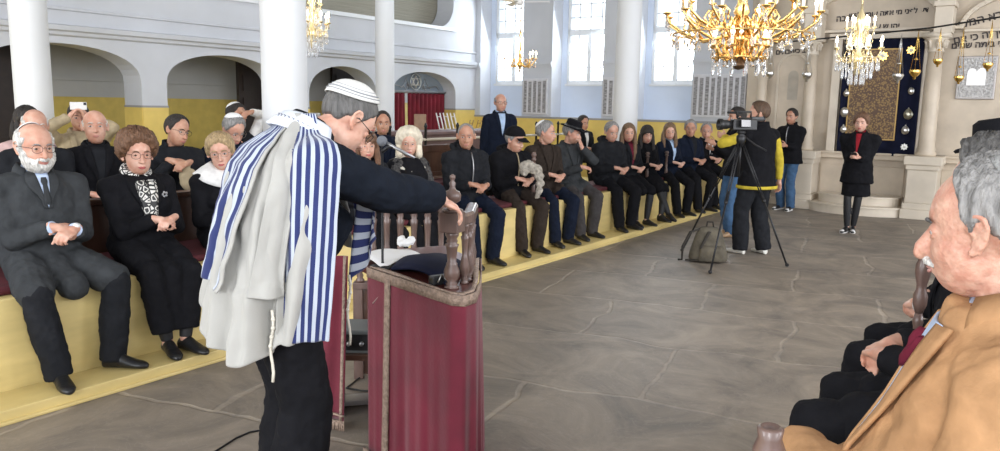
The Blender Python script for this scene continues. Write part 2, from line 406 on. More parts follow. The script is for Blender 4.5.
def person(label, loc, rz, sp, group=None, name='seated_person'):
    s = sp.get('s', 1.0); root = empty(name, loc, label, 'person', group, rz, s); J = skeleton(sp); T = J['H']; lod = sp.get('lod', 2)
    vx = (.0042, .006, .0085)[lod]; cv = (.008, .010, .013)[lod]; fem = J['fem']
    # body: one continuous skin surface
    bm = bmesh.new(); head_mesh(bm, T, (80, 56, 40)[lod], sp.get('jaw', .92 if fem else 1.0), sp.get('old', 0), sp.get('nose', .85 if fem else 1.0), lod == 0)
    cap(bm, J['N']-J['az']*.03, J['HC']-T.to_3x3()@V((0, .022, .055)), .055 if not fem else .048, .052 if not fem else .046)
    torso(bm, J, -.012); arms(bm, J, 0, thin=.8); legs(bm, J, -.012)
    hf = sp.get('hdir', {}); hn = sp.get('hnorm', {})
    for q in (-1, 1):
        w = J['Wr'][q]; d0 = (w-J['E'][q]).normalized()
        d = V(hf[q]) if q in hf else d0 if sp.get('longsleeve') else (V((-q*.85, .45, -.22)) if J['sit'] and abs(w.x) < .13 else d0+V((-q*.35, .1, -.15)) if J['sit'] else d0)
        n = V(hn[q]) if q in hn else (V((-q*.1, -.45, -.9)) if J['sit'] else V((-q, 0, 0)))
        hand(bm, w, d, n, q, sp.get('curl', {}).get(q, 44 if J['sit'] else 28), .92 if fem else 1.0)
        cap(bm, J['An'][q]+ZX*.02, V((J['An'][q].x, J['An'][q].y, .05)), .034, .034)
    obj('body', bm, sp['skin'], root, remesh=vx, smo=(2, 2, 1)[lod])
    face_parts(root, T, sp, lod)
    # hair
    h = sp.get('hair', {})
    if h is not None:
        bm = bmesh.new(); hair_mesh(bm, T, h.get('style', 'short'), h.get('t', .010), h.get('vol', .004), h.get('bald'), (110, 84, 60)[lod], h.get('seed', 0), h.get('fluff', .25), side=h.get('side', 0))
        for pts, rr, fl in h.get('locks', ()): tube(bm, [T@V(p) for p in pts], rr, 12, flat=fl)
        obj('hair', bm, sp['hairm'], root)
    if 'beard' in sp:
        bm = bmesh.new(); beard_mesh(bm, T, sp['beard']); obj('beard', bm, sp.get('beardm', sp['hairm']), root, solid=.003)
    if 'kippah' in sp:
        bm = bmesh.new(); kk = sp['kippah']; cap_mesh(bm, T, kk.get('off', .016), kk.get('el', 52), kk.get('tilt', -28)); obj('kippah', bm, kk['m'], root, solid=.004)
    if 'glasses' in sp: glasses(root, T, sp['glasses'])
    # trousers / skirt
    if sp.get('legs', 'trousers') == 'trousers':
        bm = bmesh.new(); X = V((1, 0, 0)); Y = V((0, 1, 0)); P = J['P']
        loft(bm, [ring(P-ZX*.115, X, Y, .13, .10), ring(P-ZX*.06, X, Y, .172, .132), ring(P, X, Y, .180, .132), ring(P+ZX*.06, X, Y, .165, .12)])
        legs(bm, J, sp.get('tg', .020), sp.get('cuff', .014)); obj('trousers', bm, sp['legm'], root, remesh=cv, smo=4, disp=((.09, .022), (.035, .008)))
    else:
        bm = bmesh.new(); P = J['P']
        legs(bm, J, .003, 0, low=.0); obj('tights', bm, sp.get('tightm', MATS['tights']), root, remesh=cv*.8, smo=2)
        bm = bmesh.new(); f = sp.get('skirt', .9)
        if J['sit']:
            for q in (-1, 1):
                A_, K_, D_ = J['Hp'][q], J['Kn'][q], J['An'][q]; cap(bm, A_, K_, .105, .078)
                e = K_+(D_-K_)*f; cap(bm, K_, e, .078, .085, e1=False)
            cap(bm, (J['Hp'][1]+J['Hp'][-1])/2, (J['Kn'][1]+J['Kn'][-1])/2, .10, .07)
            if f > .15: cap(bm, (J['Kn'][1]+J['Kn'][-1])/2, (J['Kn'][1]+J['Kn'][-1])/2*(1-f)+(J['An'][1]+J['An'][-1])/2*f, .07, .075, e1=False)
        else:
            X = V((1, 0, 0)); Y = V((0, 1, 0)); zb = .95-f*.85
            loft(bm, [ring(V((0, 0, zb)), X, Y, .20, .17), ring(V((0, 0, (zb+.9)/2)), X, Y, .19, .16), ring(V((0, 0, .9)), X, Y, .185, .145), ring(V((0, 0, 1.02)), X, Y, .15, .12)])
        obj('skirt', bm, sp['legm'], root, remesh=cv, smo=4, disp=((.09, .02), (.04, .006)))
    for q in (-1, 1):
        if sp.get('noshoes'): break
        bm = bmesh.new(); sy = sp.get('syaw', {}).get(q, q*10); tt = V(J['An'][q]); shoe(bm, tt+V((0, .01, 0)), sy, heel=sp.get('heel', 0), fl=tt.z-.085); obj('shoe', bm, sp['shoem'], root, remesh=.008, smo=3)
        if sp.get('sole'): bm = bmesh.new(); d = V((math.sin(R(sy)), math.cos(R(sy)), 0)); cap(bm, tt+d*-.03-ZX*.072, tt+d*.16-ZX*.072, .036, .040); obj('sole', bm, sp['sole'], root)
    # coat
    bmt = bmesh.new(); g = sp.get('g', .024); torso(bmt, J, g, sp.get('belly', 0), bust=sp.get('bust', 0)); bmt.normal_update(); tree = BVHTree.FromBMesh(bmt)
    bm = bmt
    if sp.get('vest'):
        bs_ = bmesh.new(); arms(bs_, J, .012); obj('sleeves', bs_, sp['vest'], root, remesh=cv, smo=4, disp=((.07, .015), (.03, .006)))
    else: arms(bm, J, sp.get('ag', g*.9))
    L = sp.get('coatlen', .12); P = J['P']; X = V((1, 0, 0)); Y = V((0, 1, 0))
    if J['sit']:
        for q in (-1, 1):
            A_, K_ = J['Hp'][q], J['Kn'][q]; e = A_+(K_-A_)*min(1, L/.44); lr = sp.get('lapr', 0); cap(bm, A_+ZX*lr, e+ZX*lr, .10+g*.6+lr, .07+g*.8+.01+lr)
            if sp.get('longsleeve'): dq = (J['Wr'][q]-J['E'][q]).normalized(); cap(bm, J['E'][q], J['Wr'][q]+dq*.17, .070, .060)
        if L > .2: e = (J['Hp'][1]+J['Hp'][-1])/2*(1-L/.44)+(J['Kn'][1]+J['Kn'][-1])/2*(L/.44); cap(bm, P-ZX*.02, e-ZX*.015, .10+g, .050+g)
    else:
        z1 = P.z-L; loft(bm, [ring(V((P.x, P.y, z1)), X, Y, .195+g+L*.05, .15+g+L*.05), ring(V((P.x, P.y, (z1+P.z)/2)), X, Y, .19+g, .145+g), ring(P, X, Y, .18+g, .135+g), ring(J['W'], J['wx'], J['wy'], .155+g, .115+g)])
    if sp.get('hood'):
        c = J['N']-J['ay']*.06; tube(bm, [c+J['ax']*.11+J['ay']*.07-J['az']*.03, c+J['ax']*.10-J['ay']*.02+J['az']*.01, c-J['ay']*.07+J['az']*.02, c-J['ax']*.10-J['ay']*.02+J['az']*.01, c-J['ax']*.11+J['ay']*.07-J['az']*.03], [.025, .042, .05, .042, .025], 10)
    cw = sp.get('coatw', ((.10, .022), (.04, .008)))
    obj(sp.get('coatname', 'jacket'), bm, sp['coatm'], root, remesh=cv, smo=4, disp=cw)
    # collar
    ck = sp.get('collar', 'lapel'); Nn = J['N']; ax, ay, az = J['ax'], J['ay'], J['az']
    if ck in ('lapel', 'stand', 'coat'):
        bm = bmesh.new(); rx, ry = (.078, .074) if not fem else (.072, .066); hgt = {'lapel': .035, 'stand': .055, 'coat': .05}[ck]; rows = []
        for kz, gr in ((-.035, .022), (0, .008), (hgt*.6, 0), (hgt, .006), (hgt*.4, .022), (-.03, .034)) if ck != 'stand' else ((-.035, .01), (0, .004), (hgt*.6, -.004), (hgt, -.004), (hgt, .005), (-.03, .018)):
            r_ = []
            for j in range(25):
                a = R(50)+R(260)*j/24; fr = max(0, math.cos(a)); r_.append(Nn+ax*math.sin(a)*(rx+gr)+ay*(math.cos(a)*(ry+gr)+.012*fr)+az*(kz-.035*fr-.015))
            rows.append(r_)
        grid(bm, rows); obj('collar', bm, sp.get('collarm', sp['coatm']), root, solid=.006)
    if ck in ('lapel', 'coat'):
        dp = sp.get('vdepth', .16); wv = sp.get('vw', .055)
        if sp.get('shirtm'):
            drape('shirt', J, tree, [(.185-k*(.185+dp)/8, -wv*(1-k/8)**.8-.006, wv*(1-k/8)**.8+.006) for k in range(9)], sp['shirtm'], root, .007, .006)
            bm = bmesh.new(); rows = []
            for kz, gr in ((-.02, .008), (.02, .0), (.03, .0), (.0, .012)):
                rows.append([Nn+ax*math.sin(a)*(.060+gr)+ay*(math.cos(a)*(.058+gr)+.008)+az*(kz-.028*max(0, math.cos(a))) for a in [2*PI*j/24 for j in range(25)]])
            grid(bm, rows); obj('shirt_collar', bm, sp['shirtm'], root, solid=.004)
        if sp.get('tiem'):
            drape('tie', J, tree, [(.165, -.012, .012), (.145, -.017, .017), (.125, -.011, .011), (.05, -.018, .018), (-dp+.02, -.018, .018)], sp['tiem'], root, .014, .008, 4)
        for q in (-1, 1):
            rows = []
            for k in range(9):
                t = k/8; z = .185-t*(.185+dp); xi = q*wv*(1-t)**.8; xo = xi+q*(.020+.05*math.sin(PI*min(1, t*1.25+.12))*(1-t*.75)+.0)
                rows.append((z, xi, xo))
            drape('lapel', J, tree, rows, sp.get('collarm', sp['coatm']), root, .011, .008, 5)
    for z, rr in sp.get('buttons', ()):
        bm = bmesh.new(); h_ = tree.ray_cast(J['C']+ax*rr+az*z+ay*.45, -ay, .6)
        if h_[0]: ell(bm, h_[0]+ay*.014, (.011, .005, .011)); obj('button', bm, MATS['plastic_black'], root)
    if sp.get('zip'):
        drape('zip', J, tree, [(.17-k*.04, -.006, .006) for k in range(10)], sp['zip'], root, .012, .006, 3)
    return root, J, tree
def face_rz(d): return math.atan2(-d.x, d.y)
def bdir(phi): return BX*math.cos(R(phi))-AX*math.sin(R(phi))     # phi: degrees turned from +b towards the speaker
# ------------------------------------------------------------------ shared materials
mat('eye_white', (.46, .43, .41), .3); mat('lip', (.46, .18, .15), .45); mat('frame_dark', (.02, .018, .018), .25); mat('frame_thin', (.25, .2, .16), .3, metal=.8)
mat('tights', (.012, .012, .014), .6); mat('plastic_black', (.015, .015, .016), .35)
SK = {k: skin(k, c) for k, c in {'fair': (.68, .42, .32), 'pink': (.62, .37, .275), 'mid': (.55, .32, .22), 'tan': (.50, .28, .19), 'lady': (.70, .44, .34)}.items()}
SK['aged'] = mat('skin_aged', (.60, .355, .26), .48, var=.2, vscale=42, sub=.10, bump=.35, bscale=55, col2=(.50, .24, .17), detail=6)
HM = {k: hairm(k, c) for k, c in {'white': (.66, .64, .60), 'grey': (.27, .26, .25), 'dgrey': (.11, .105, .10), 'brown': (.10, .055, .03), 'dark': (.022, .016, .013), 'auburn': (.17, .085, .045), 'blond': (.45, .32, .17), 'pblond': (.78, .70, .54), 'lbrown': (.20, .12, .065)}.items()}
CL = {k: cloth(k, c) for k, c in {'black': (.009, .009, .011), 'charcoal': (.016, .017, .020), 'dgrey': (.042, .045, .048), 'navy': (.009, .013, .026), 'suit': (.009, .012, .019), 'brown': (.035, .026, .021), 'olive': (.03, .032, .026), 'white': (.75, .74, .72), 'cream': (.68, .64, .55), 'camel': (.42, .235, .115), 'pink': (.55, .38, .36), 'beige': (.42, .34, .22), 'red': (.30, .02, .03), 'blue': (.42, .55, .75), 'jeans': (.06, .12, .22), 'yellow': (.52, .40, .045), 'greytr': (.055, .05, .05), 'burgundy': (.13, .015, .03), 'lightblue': (.5, .6, .78)}.items()}
HM['pblond'] = mat('hair_soft_white', (.74, .66, .52), .6, bump=.35, bscale=50, var=.12, vscale=20, stretch=(1.6, 1.6, .35))
SHB = leather('black', (.012, .012, .013)); SHW = leather('white', (.7, .68, .62)); SHT = leather('tan', (.35, .22, .12))
# ------------------------------------------------------------------ the room
def wallmat(name, c, bump=.08, var=.05): return mat(name, c, .75, bump=bump, bscale=6, var=var, vscale=1.2)
WHITE = wallmat('plaster_blue_white', (.57, .585, .62)); CREAMW = wallmat('column_white', (.73, .74, .75), .04, .03)
YEL = mat('yellow_paint', (.74, .55, .15), .45, bump=.1, bscale=5, var=.10, vscale=2.5)
YELP = mat('yellow_worn_paint', (.70, .55, .23), .4, bump=.15, bscale=8, var=.16, vscale=3, stretch=(1, .5, 2))
MARB = mat('cream_marble', (.58, .49, .38), .45, bump=.1, bscale=9, var=.14, vscale=2.4)
MARBL = mat('cream_marble_light', (.66, .58, .47), .45, bump=.1, bscale=9, var=.10, vscale=2.4)
WOOD = mat('dark_wood', (.075, .035, .022), .35, bump=.2, bscale=20, var=.35, vscale=9, stretch=(1, 1, .2), coat=.2)
WOODG = mat('worn_brown_wood', (.13, .08, .065), .38, bump=.2, bscale=25, var=.3, vscale=14, stretch=(1, 1, .3), coat=.25)
DOORD = mat('dark_brown_door', (.035, .022, .018), .5, var=.2)
BRASS = mat('gilt_brass', (.82, .55, .22), .22, metal=1); SILV = mat('silver', (.72, .71, .68), .28, metal=1); GOLD = mat('gold', (.85, .55, .15), .25, metal=1)
IRON = mat('dark_iron', (.03, .03, .032), .4, metal=.6); GREYM = mat('grey_metal', (.35, .35, .36), .35, metal=.8)
REDC = mat('red_velvet', (.16, .010, .028), .8, sheen=.25, var=.2, vscale=5, bump=.1, bscale=60); REDCU = mat('red_curtain', (.17, .008, .02), .85, var=.25, vscale=3, bump=.2, bscale=30)
TRIM = mat('old_gold_braid', (.36, .26, .20), .65, bump=.6, bscale=120, var=.3, vscale=60)
PAPER = mat('paper', (.80, .79, .78), .7)
# floor of big worn slabs
fm = bpy.data.materials.new('stone_slabs'); fm.use_nodes = True; nt = fm.node_tree; bs = nt.nodes['Principled BSDF']
tc = nd(nt, 'ShaderNodeTexCoord'); mp = nd(nt, 'ShaderNodeMapping'); mp.inputs['Rotation'].default_value = (0, 0, R(-12)); nt.links.new(tc.outputs['Object'], mp.inputs[0])
nz = nd(nt, 'ShaderNodeTexNoise'); nz.inputs['Scale'].default_value = 1.3; nz.inputs['Detail'].default_value = 3; nt.links.new(mp.outputs[0], nz.inputs[0])
vm = nd(nt, 'ShaderNodeVectorMath', operation='MULTIPLY_ADD'); vm.inputs[1].default_value = (.35, .35, 0); nt.links.new(nz.outputs[1], vm.inputs[0]); nt.links.new(mp.outputs[0], vm.inputs[2])
br = nd(nt, 'ShaderNodeTexBrick'); br.inputs['Scale'].default_value = 1; br.inputs['Mortar Size'].default_value = .022; br.inputs['Mortar Smooth'].default_value = .6; br.inputs['Brick Width'].default_value = 1.45; br.inputs['Row Height'].default_value = 1.15; br.offset = .5; br.inputs['Bias'].default_value = 0
br.inputs['Color1'].default_value = (.235, .205, .172, 1); br.inputs['Color2'].default_value = (.27, .235, .198, 1); br.inputs['Mortar'].default_value = (.33, .29, .245, 1)
nt.links.new(vm.outputs[0], br.inputs[0])
n2 = nd(nt, 'ShaderNodeTexNoise'); n2.inputs['Scale'].default_value = 1.6; n2.inputs['Detail'].default_value = 9; n2.inputs['Roughness'].default_value = .68; n2.inputs['Distortion'].default_value = 1.2; nt.links.new(mp.outputs[0], n2.inputs[0])
rp = nd(nt, 'ShaderNodeValToRGB'); rp.color_ramp.elements[0].position = .30; rp.color_ramp.elements[1].position = .74; rp.color_ramp.elements[0].color = (.52, .52, .53, 1); rp.color_ramp.elements[1].color = (1.35, 1.28, 1.18, 1); nt.links.new(n2.outputs[0], rp.inputs[0])
mx = nd(nt, 'ShaderNodeMixRGB', blend_type='MULTIPLY'); mx.inputs[0].default_value = 1; nt.links.new(br.outputs[0], mx.inputs[1]); nt.links.new(rp.outputs[0], mx.inputs[2])
n3 = nd(nt, 'ShaderNodeTexNoise'); n3.inputs['Scale'].default_value = 3.4; n3.inputs['Detail'].default_value = 6; n3.inputs['Distortion'].default_value = 2.5; nt.links.new(mp.outputs[0], n3.inputs[0])
r3_ = nd(nt, 'ShaderNodeValToRGB'); r3_.color_ramp.elements[0].position = .485; r3_.color_ramp.elements[1].position = .50; r3_.color_ramp.elements[0].color = (0, 0, 0, 1); r3_.color_ramp.elements[1].color = (1, 1, 1, 1); e = r3_.color_ramp.elements.new(.515); e.color = (0, 0, 0, 1); nt.links.new(n3.outputs[0], r3_.inputs[0])
mf = nd(nt, 'ShaderNodeMath', operation='MULTIPLY'); mf.inputs[1].default_value = .16; nt.links.new(r3_.outputs[0], mf.inputs[0])
mx2 = nd(nt, 'ShaderNodeMixRGB'); mx2.inputs[2].default_value = (.42, .37, .32, 1); nt.links.new(mf.outputs[0], mx2.inputs[0]); nt.links.new(mx.outputs[0], mx2.inputs[1]); nt.links.new(mx2.outputs[0], bs.inputs['Base Color'])
bs.inputs['Roughness'].default_value = .55
bp = nd(nt, 'ShaderNodeBump'); bp.inputs['Strength'].default_value = .35; bp.inputs['Distance'].default_value = .02
ad = nd(nt, 'ShaderNodeMath', operation='SUBTRACT'); nt.links.new(n2.outputs[0], ad.inputs[0]); nt.links.new(br.outputs['Fac'], ad.inputs[1]); nt.links.new(ad.outputs[0], bp.inputs['Height']); nt.links.new(bp.outputs[0], bs.inputs['Normal'])
bm = bmesh.new(); box(bm, -13.2, 8, -6, 15.8, -.15, 0); struct('floor', bm, fm, smooth=False, tm=RMAT)
CZ = 5.4; AW = 15.0; BW = -11.0
# window wall: built of boxes around three deep recesses
wins = [(-10.86, -9.70), (-8.94, -7.70), (-6.93, -5.74)]; WZ0, WZ1 = 1.47, 4.6
def vbox(x0, x1, z0, z1, y0=AW, y1=AW+.75): box(bm, x0, x1, y0, y1, z0, z1)
bm = bmesh.new(); xs = [-11.6]+[v for w in wins for v in w]+[8]
for i in range(0, len(xs), 2): vbox(xs[i], xs[i+1], 0, CZ)
for a0, a1 in wins: vbox(a0, a1, 0, WZ0); vbox(a0, a1, WZ1, CZ)
struct('wall_far', bm, WHITE, smooth=False, tm=RMAT)
bm = bmesh.new(); box(bm, -11.0, -4.9, AW-.03, AW-.002, 0, 1.43); struct('trim_1', bm, YEL, smooth=False, tm=RMAT)
bm = bmesh.new(); box(bm, -11.0, -4.9, AW-.05, AW-.002, 1.43, 1.47); struct('trim_2', bm, mat('grey_line', (.30, .30, .30), .6), smooth=False, tm=RMAT)
bm = bmesh.new()
for x0, x1 in ((-11, -10.86), (-9.70, -8.94), (-7.70, -6.93), (-5.74, -4.9)):
    box(bm, x0, x1, AW-.06, AW-.001, 2.60, 2.66); box(bm, x0, x1, AW-.03, AW-.001, 2.55, 2.60)
struct('trim_3', bm, WHITE, smooth=False, tm=RMAT)
FRM = mat('white_window_frame', (.78, .80, .82), .5); GLS = mat('window_glass', (1, 1, 1), .02, trans=1, spec=.3)
APR = wallmat('window_apron', (.66, .74, .88))
YG = AW+.42
for i, (a0, a1) in enumerate(wins):
    bm = bmesh.new(); g0, g1 = a0+.14, a1-.02; z0 = 2.20
    box(bm, g0, g0+.06, YG, YG+.08, z0, 4.5); box(bm, g1-.06, g1, YG, YG+.08, z0, 4.5); box(bm, g0, g1, YG, YG+.08, z0, z0+.07); box(bm, g0, g1, YG, YG+.08, 3.24, 3.36); box(bm, g0, g1, YG, YG+.08, 4.44, 4.5)
    gm = (g0+g1)/2; box(bm, gm-.045, gm+.045, YG-.01, YG+.07, z0, 3.3)
    for z in (2.55, 2.88, 3.62, 3.9, 4.17): box(bm, g0, g1, YG+.02, YG+.05, z-.011, z+.011)
    for x in (gm-.27, gm+.27): box(bm, x-.010, x+.010, YG+.02, YG+.05, z0, 3.3 if False else 3.3)
    for x in (gm-.27, gm, gm+.27): box(bm, x-.010, x+.010, YG+.02, YG+.05, 3.3, 4.5)
    w_ = struct('window_%d' % (i+1), bm, FRM, smooth=False, tm=RMAT)
    bm = bmesh.new(); box(bm, g0, g1, YG+.033, YG+.037, z0, 4.5); p = obj('window_pane', bm, GLS, None, smooth=False, tm=RMAT); p.parent = w_; p.matrix_basis = M.Identity(4)
    bm = bmesh.new(); box(bm, a0, a1, YG, AW+.74, WZ0, z0); box(bm, a0, a0+.13, YG, AW+.74, z0, WZ1); p = struct('window_%d' % (i+4), bm, APR, smooth=False, tm=RMAT); p.name = 'wall_under_window_%d' % (i+1)
    bm = bmesh.new(); box(bm, g0-.02, a1, YG-.05, YG+.05, z0-.05, z0); p = struct('trim_%d' % (i+4), bm, FRM, smooth=False, tm=RMAT)
# arcade wall on the left
arches = [(4.42, 6.69, 1.93, 2.43), (7.10, 9.25, 1.93, 2.42), (9.92, 11.68, 1.83, 2.38), (12.15, 14.25, 1.90, 2.38)]
def arch_pts(a0, a1, zs, zt, n=20):
    c = (a0+a1)/2; hw = (a1-a0)/2
    return [(c-hw*math.cos(PI*k/n), zs+(zt-zs)*math.sin(PI*k/n)**.8) for k in range(n+1)]
bm = bmesh.new(); TK = .46; cur = -5.0; top = 2.6
def slab(poly, x0, x1):       # poly in (a, z) extruded along b
    lo = [V((x0, a, z)) for a, z in poly]; hi = [V((x1, a, z)) for a, z in poly]; loft(bm, [lo, hi])
allp = [(2.0, 3.8, 1.95, 2.43)]+arches
for a0, a1, zs, zt in allp:
    box(bm, BW-TK, BW, cur, a0, 0, top); cur = a1
    pts = arch_pts(a0, a1, zs, zt)
    for (p, q) in zip(pts, pts[1:]): slab([p, q, (q[0], top), (p[0], top)], BW-TK, BW)
box(bm, BW-TK, BW, cur, AW+.7, 0, top); box(bm, BW-TK, BW, -5, AW+.7, top, 3.36)
box(bm, BW-TK, BW, -5, 8.2, 3.36, CZ)
struct('wall_left', bm, WHITE, smooth=False, tm=RMAT)
bm = bmesh.new(); cur = -5
for a0, a1, zs, zt in allp:
    box(bm, BW, BW+.012, cur, a0, 0, 1.58); box(bm, BW-TK, BW, a0-.012+.024 if False else a0-.001, a0+.012, 0, 1.58); box(bm, BW-TK, BW, a1-.012, a1+.001, 0, 1.58); cur = a1
box(bm, BW, BW+.012, cur, AW-.03, 0, 1.58)
struct('baseboard_left', bm, YEL, smooth=False, tm=RMAT)
bm = bmesh.new(); cur = -5
for a0, a1, zs, zt in allp: box(bm, BW, BW+.016, cur, a0+.01, 1.58, 1.61); box(bm, BW-TK, BW, a0, a0+.014, 1.58, 1.61); box(bm, BW-TK, BW, a1-.014, a1, 1.58, 1.61); cur = a1
box(bm, BW, BW+.016, cur, AW-.03, 1.58, 1.61)
struct('trim_7', bm, MATS['grey_line'], smooth=False, tm=RMAT)
bm = bmesh.new(); prism(bm, [(BW, 2.52), (BW+.05, 2.54), (BW+.06, 2.58), (BW+.10, 2.60), (BW+.11, 2.66), (BW, 2.68)], -5, AW-.001, tm=M(((1, 0, 0, 0), (0, 0, 1, 0), (0, 1, 0, 0), (0, 0, 0, 1)))); struct('trim_8', bm, WHITE, smooth=False, tm=RMAT)
bm = bmesh.new(); prism(bm, [(BW, 2.86), (BW+.03, 2.87), (BW+.03, 2.90), (BW, 2.91)], -5, AW-.001, tm=M(((1, 0, 0, 0), (0, 0, 1, 0), (0, 1, 0, 0), (0, 0, 0, 1)))); struct('trim_9', bm, WHITE, smooth=False, tm=RMAT)
# gallery opening above, with its slatted screen set back
SCR = mat('gallery_screen', (.30, .28, .22), .7, bump=.8, bscale=3, stretch=(1, .2, 12), var=.15)
bm = bmesh.new(); box(bm, BW-.60, BW-.5, 8.2, 14.3, 3.36, CZ); struct('wall_gallery', bm, SCR, smooth=False, tm=RMAT)
bm = bmesh.new(); box(bm, BW-TK, BW, 14.15, AW+.7, 3.36, CZ)
pts = [(14.15-.55*(1-math.sin(PI/2*k/8)), 3.36+.5*(1-math.cos(PI/2*k/8))) for k in range(9)]
slab([(14.16, 3.3)]+[(a, z) for a, z in reversed(pts)] if False else [(14.16, 3.34)]+pts[::-1], BW-TK, BW)
struct('wall_gallery_corner', bm, WHITE, smooth=False, tm=RMAT)
bm = bmesh.new(); box(bm, BW-.1, BW+.06, 8.0, 14.2, 3.30, 3.37); struct('trim_10', bm, FRM, smooth=False, tm=RMAT)
# corridor behind the arches
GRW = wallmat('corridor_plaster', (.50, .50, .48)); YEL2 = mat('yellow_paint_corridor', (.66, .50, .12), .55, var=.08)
bm = bmesh.new(); box(bm, -13.2, -13.0, -5, AW+.7, 0, 3.2); struct('wall_corridor', bm, GRW, smooth=False, tm=RMAT)
bm = bmesh.new(); box(bm, -13.0, -12.985, -5, AW+.6, 0, 1.72); struct('trim_11', bm, YEL2, smooth=False, tm=RMAT)
bm = bmesh.new(); box(bm, -13.0, -12.97, -5, AW+.6, 1.72, 1.76); box(bm, -13.0, -12.93, -5, AW+.6, 1.98, 2.03); struct('trim_12', bm, GRW, smooth=False, tm=RMAT)
bm = bmesh.new(); box(bm, -13.2, BW-TK, -5, AW+.7, 2.75, 2.95); struct('ceiling_corridor', bm, GRW, smooth=False, tm=RMAT)
for i, (a0, a1) in enumerate(((4.3, 5.95), (10.05, 11.2), (12.3, 13.6))):     # dark door leaves and panels seen through the arches
    bm = bmesh.new(); box(bm, -12.95, -12.88, a0, a1, 0, 2.5)
    for k in range(2):
        c0 = a0+.1+k*(a1-a0)/2; box(bm, -12.88, -12.86, c0, c0+(a1-a0)/2-.2, .3, 1.1); box(bm, -12.88, -12.86, c0, c0+(a1-a0)/2-.2, 1.25, 2.3)
    struct('door_%d' % (i+1), bm, DOORD, smooth=False, tm=RMAT)
bm = bmesh.new(); box(bm, -12.3, -12.22, 9.34, 9.70, 0, 2.74)
for k in range(6): box(bm, -12.221, -12.2, 9.42, 9.62, .2+k*.42, .5+k*.42)
tag(obj('wooden_post', bm, DOORD, smooth=False, tm=RMAT), 'dark brown wooden pillar standing inside the second arch from the left', 'pillar')
bm = bmesh.new(); box(bm, -13.2, 8, -6, AW+.7, CZ, CZ+.15); struct('ceiling', bm, WHITE, smooth=False, tm=RMAT)
# ------------------------------------------------------------------ columns
def column(px, w, D, label):
    r = D/2; Y = 785*D/w; p = at(px, 100, Y); t = empty('column', (p.x, p.y, 0), label, 'column', 'round white columns of the prayer hall')
    bm = bmesh.new(); lathe(bm, [(r*1.02, .3), (r, .6), (r, 3.0), (r*.95, 4.9)], 40); obj('shaft', bm, CREAMW, t)
    bm = bmesh.new(); lathe(bm, [(r*1.45, 0), (r*1.45, .12), (r*1.3, .16), (r*1.25, .24), (r*1.05, .3)], 40); obj('column_base', bm, CREAMW, t)
    bm = bmesh.new(); lathe(bm, [(r*.98, 4.9), (r*1.2, 4.98), (r*1.25, 5.1), (r*1.5, 5.2), (r*1.5, CZ-.001)], 40); obj('capital', bm, CREAMW, t)
column(34, 33.5, .37, 'slim white round column at the left edge in front of the first arch')
column(285, 44, .44, 'thick white round column directly behind the man in the striped shawl')
column(385, 18.5, .33, 'thinnest white column, beside the arch with the red curtain')
column(626, 24, .395, 'white round column between the second and third windows')
# ------------------------------------------------------------------ seating platforms and benches
bm = bmesh.new(); box(bm, -4.66, -4.36, -4, 14.3, 0, .075); box(bm, -4.66, -4.335, -4, 14.3, 0, .02)
struct('trim_13', bm, YELP, smooth=False, tm=RMAT, bevel=.006)
bm = bmesh.new(); box(bm, -5.35, -4.66, -4, 14.3, 0, .60); box(bm, -10.95, -5.35, -4, 14.6, 0, .25); struct('trim_14', bm, YELP, smooth=False, tm=RMAT, bevel=.008)
CUSH = mat('red_cushion', (.08, .008, .014), .8, var=.2, bump=.2)
a = -2.2; k = 0
while a < 12.2:
    bm = bmesh.new(); box(bm, -5.33, -4.73, a, a+1.93, .602, .650); nm = ['nearest the camera and mostly out of view', 'under the bearded man in the long coat', 'under the two women in black behind the shawl wearer', 'behind the lectern balusters', 'under the bald man in the puffer coat', 'under the man holding his hat brim', 'under the two young women', 'at the far end by the tripod', 'beyond the last seated man'][k]
    tag(obj('bench_cushion', bm, CUSH, smooth=False, tm=RMAT, bevel=.02), 'flat red bench cushion '+nm, 'cushion', 'red cushions on the front bench'); a += 1.96; k += 1
# long back benches
def bench(b, a0, a1, zf, zs, zt, label, m=WOOD, red=True):
    t = empty('bench', RM((a0+a1)/2, b, zf), label, 'bench', 'dark wooden benches', rz=-TH+0)
    L = a1-a0; bm = bmesh.new(); box(bm, 0, .42, -L/2, L/2, zs-.05, zs); obj('seat', bm, m, t, smooth=False, bevel=.008)
    bm = bmesh.new(); box(bm, -.05, 0, -L/2, L/2, zt-.09, zt); box(bm, -.04, -.01, -L/2, L/2, zs+.08, zs+.14)
    n = int(L/.16)
    box(bm, -.035, -.015, -L/2, L/2, zs+.14, zt-.09); obj('backrest', bm, m, t, smooth=False, bevel=.006)
    if red: bm = bmesh.new(); box(bm, .01, .42, -L/2+.02, L/2-.02, zs, zs+.05); obj('seat_pad', bm, CUSH, t, smooth=False, bevel=.015)
    for q in (-1, 0, 1):
        bm = bmesh.new(); box(bm, -.04, .40, q*(L/2-.04)-.03, q*(L/2-.04)+.03, 0, zs-.05); obj('leg', bm, m, t, smooth=False, bevel=.005)
    return t
bench(-5.42, 1.2, 8.6, .25, .0001+.45-.0, .62, 'low dark backrest bench right behind the front row on the left', red=False) if False else None
bench(-6.68, 1.6, 5.1, .25, .42, .92, 'dark wooden bench holding the second row at the far left')
bench(-6.68, 6.1, 8.9, .25, .42, .92, 'dark wooden bench behind the blonde woman and the bald man')
bench(-9.2, 7.2, 13.8, .25, .46, .95, 'long dark bench by the arcade below the red curtain')
def backrail(a0, a1, label):     # backrest between first and second rows
    bm = bmesh.new(); box(bm, -5.42, -5.36, a0, a1, .25, .98); box(bm, -5.44, -5.34, a0, a1, .98, 1.02); return tag(obj('wooden_partition', bm, WOOD, smooth=False, tm=RMAT, bevel=.006), label, 'partition')
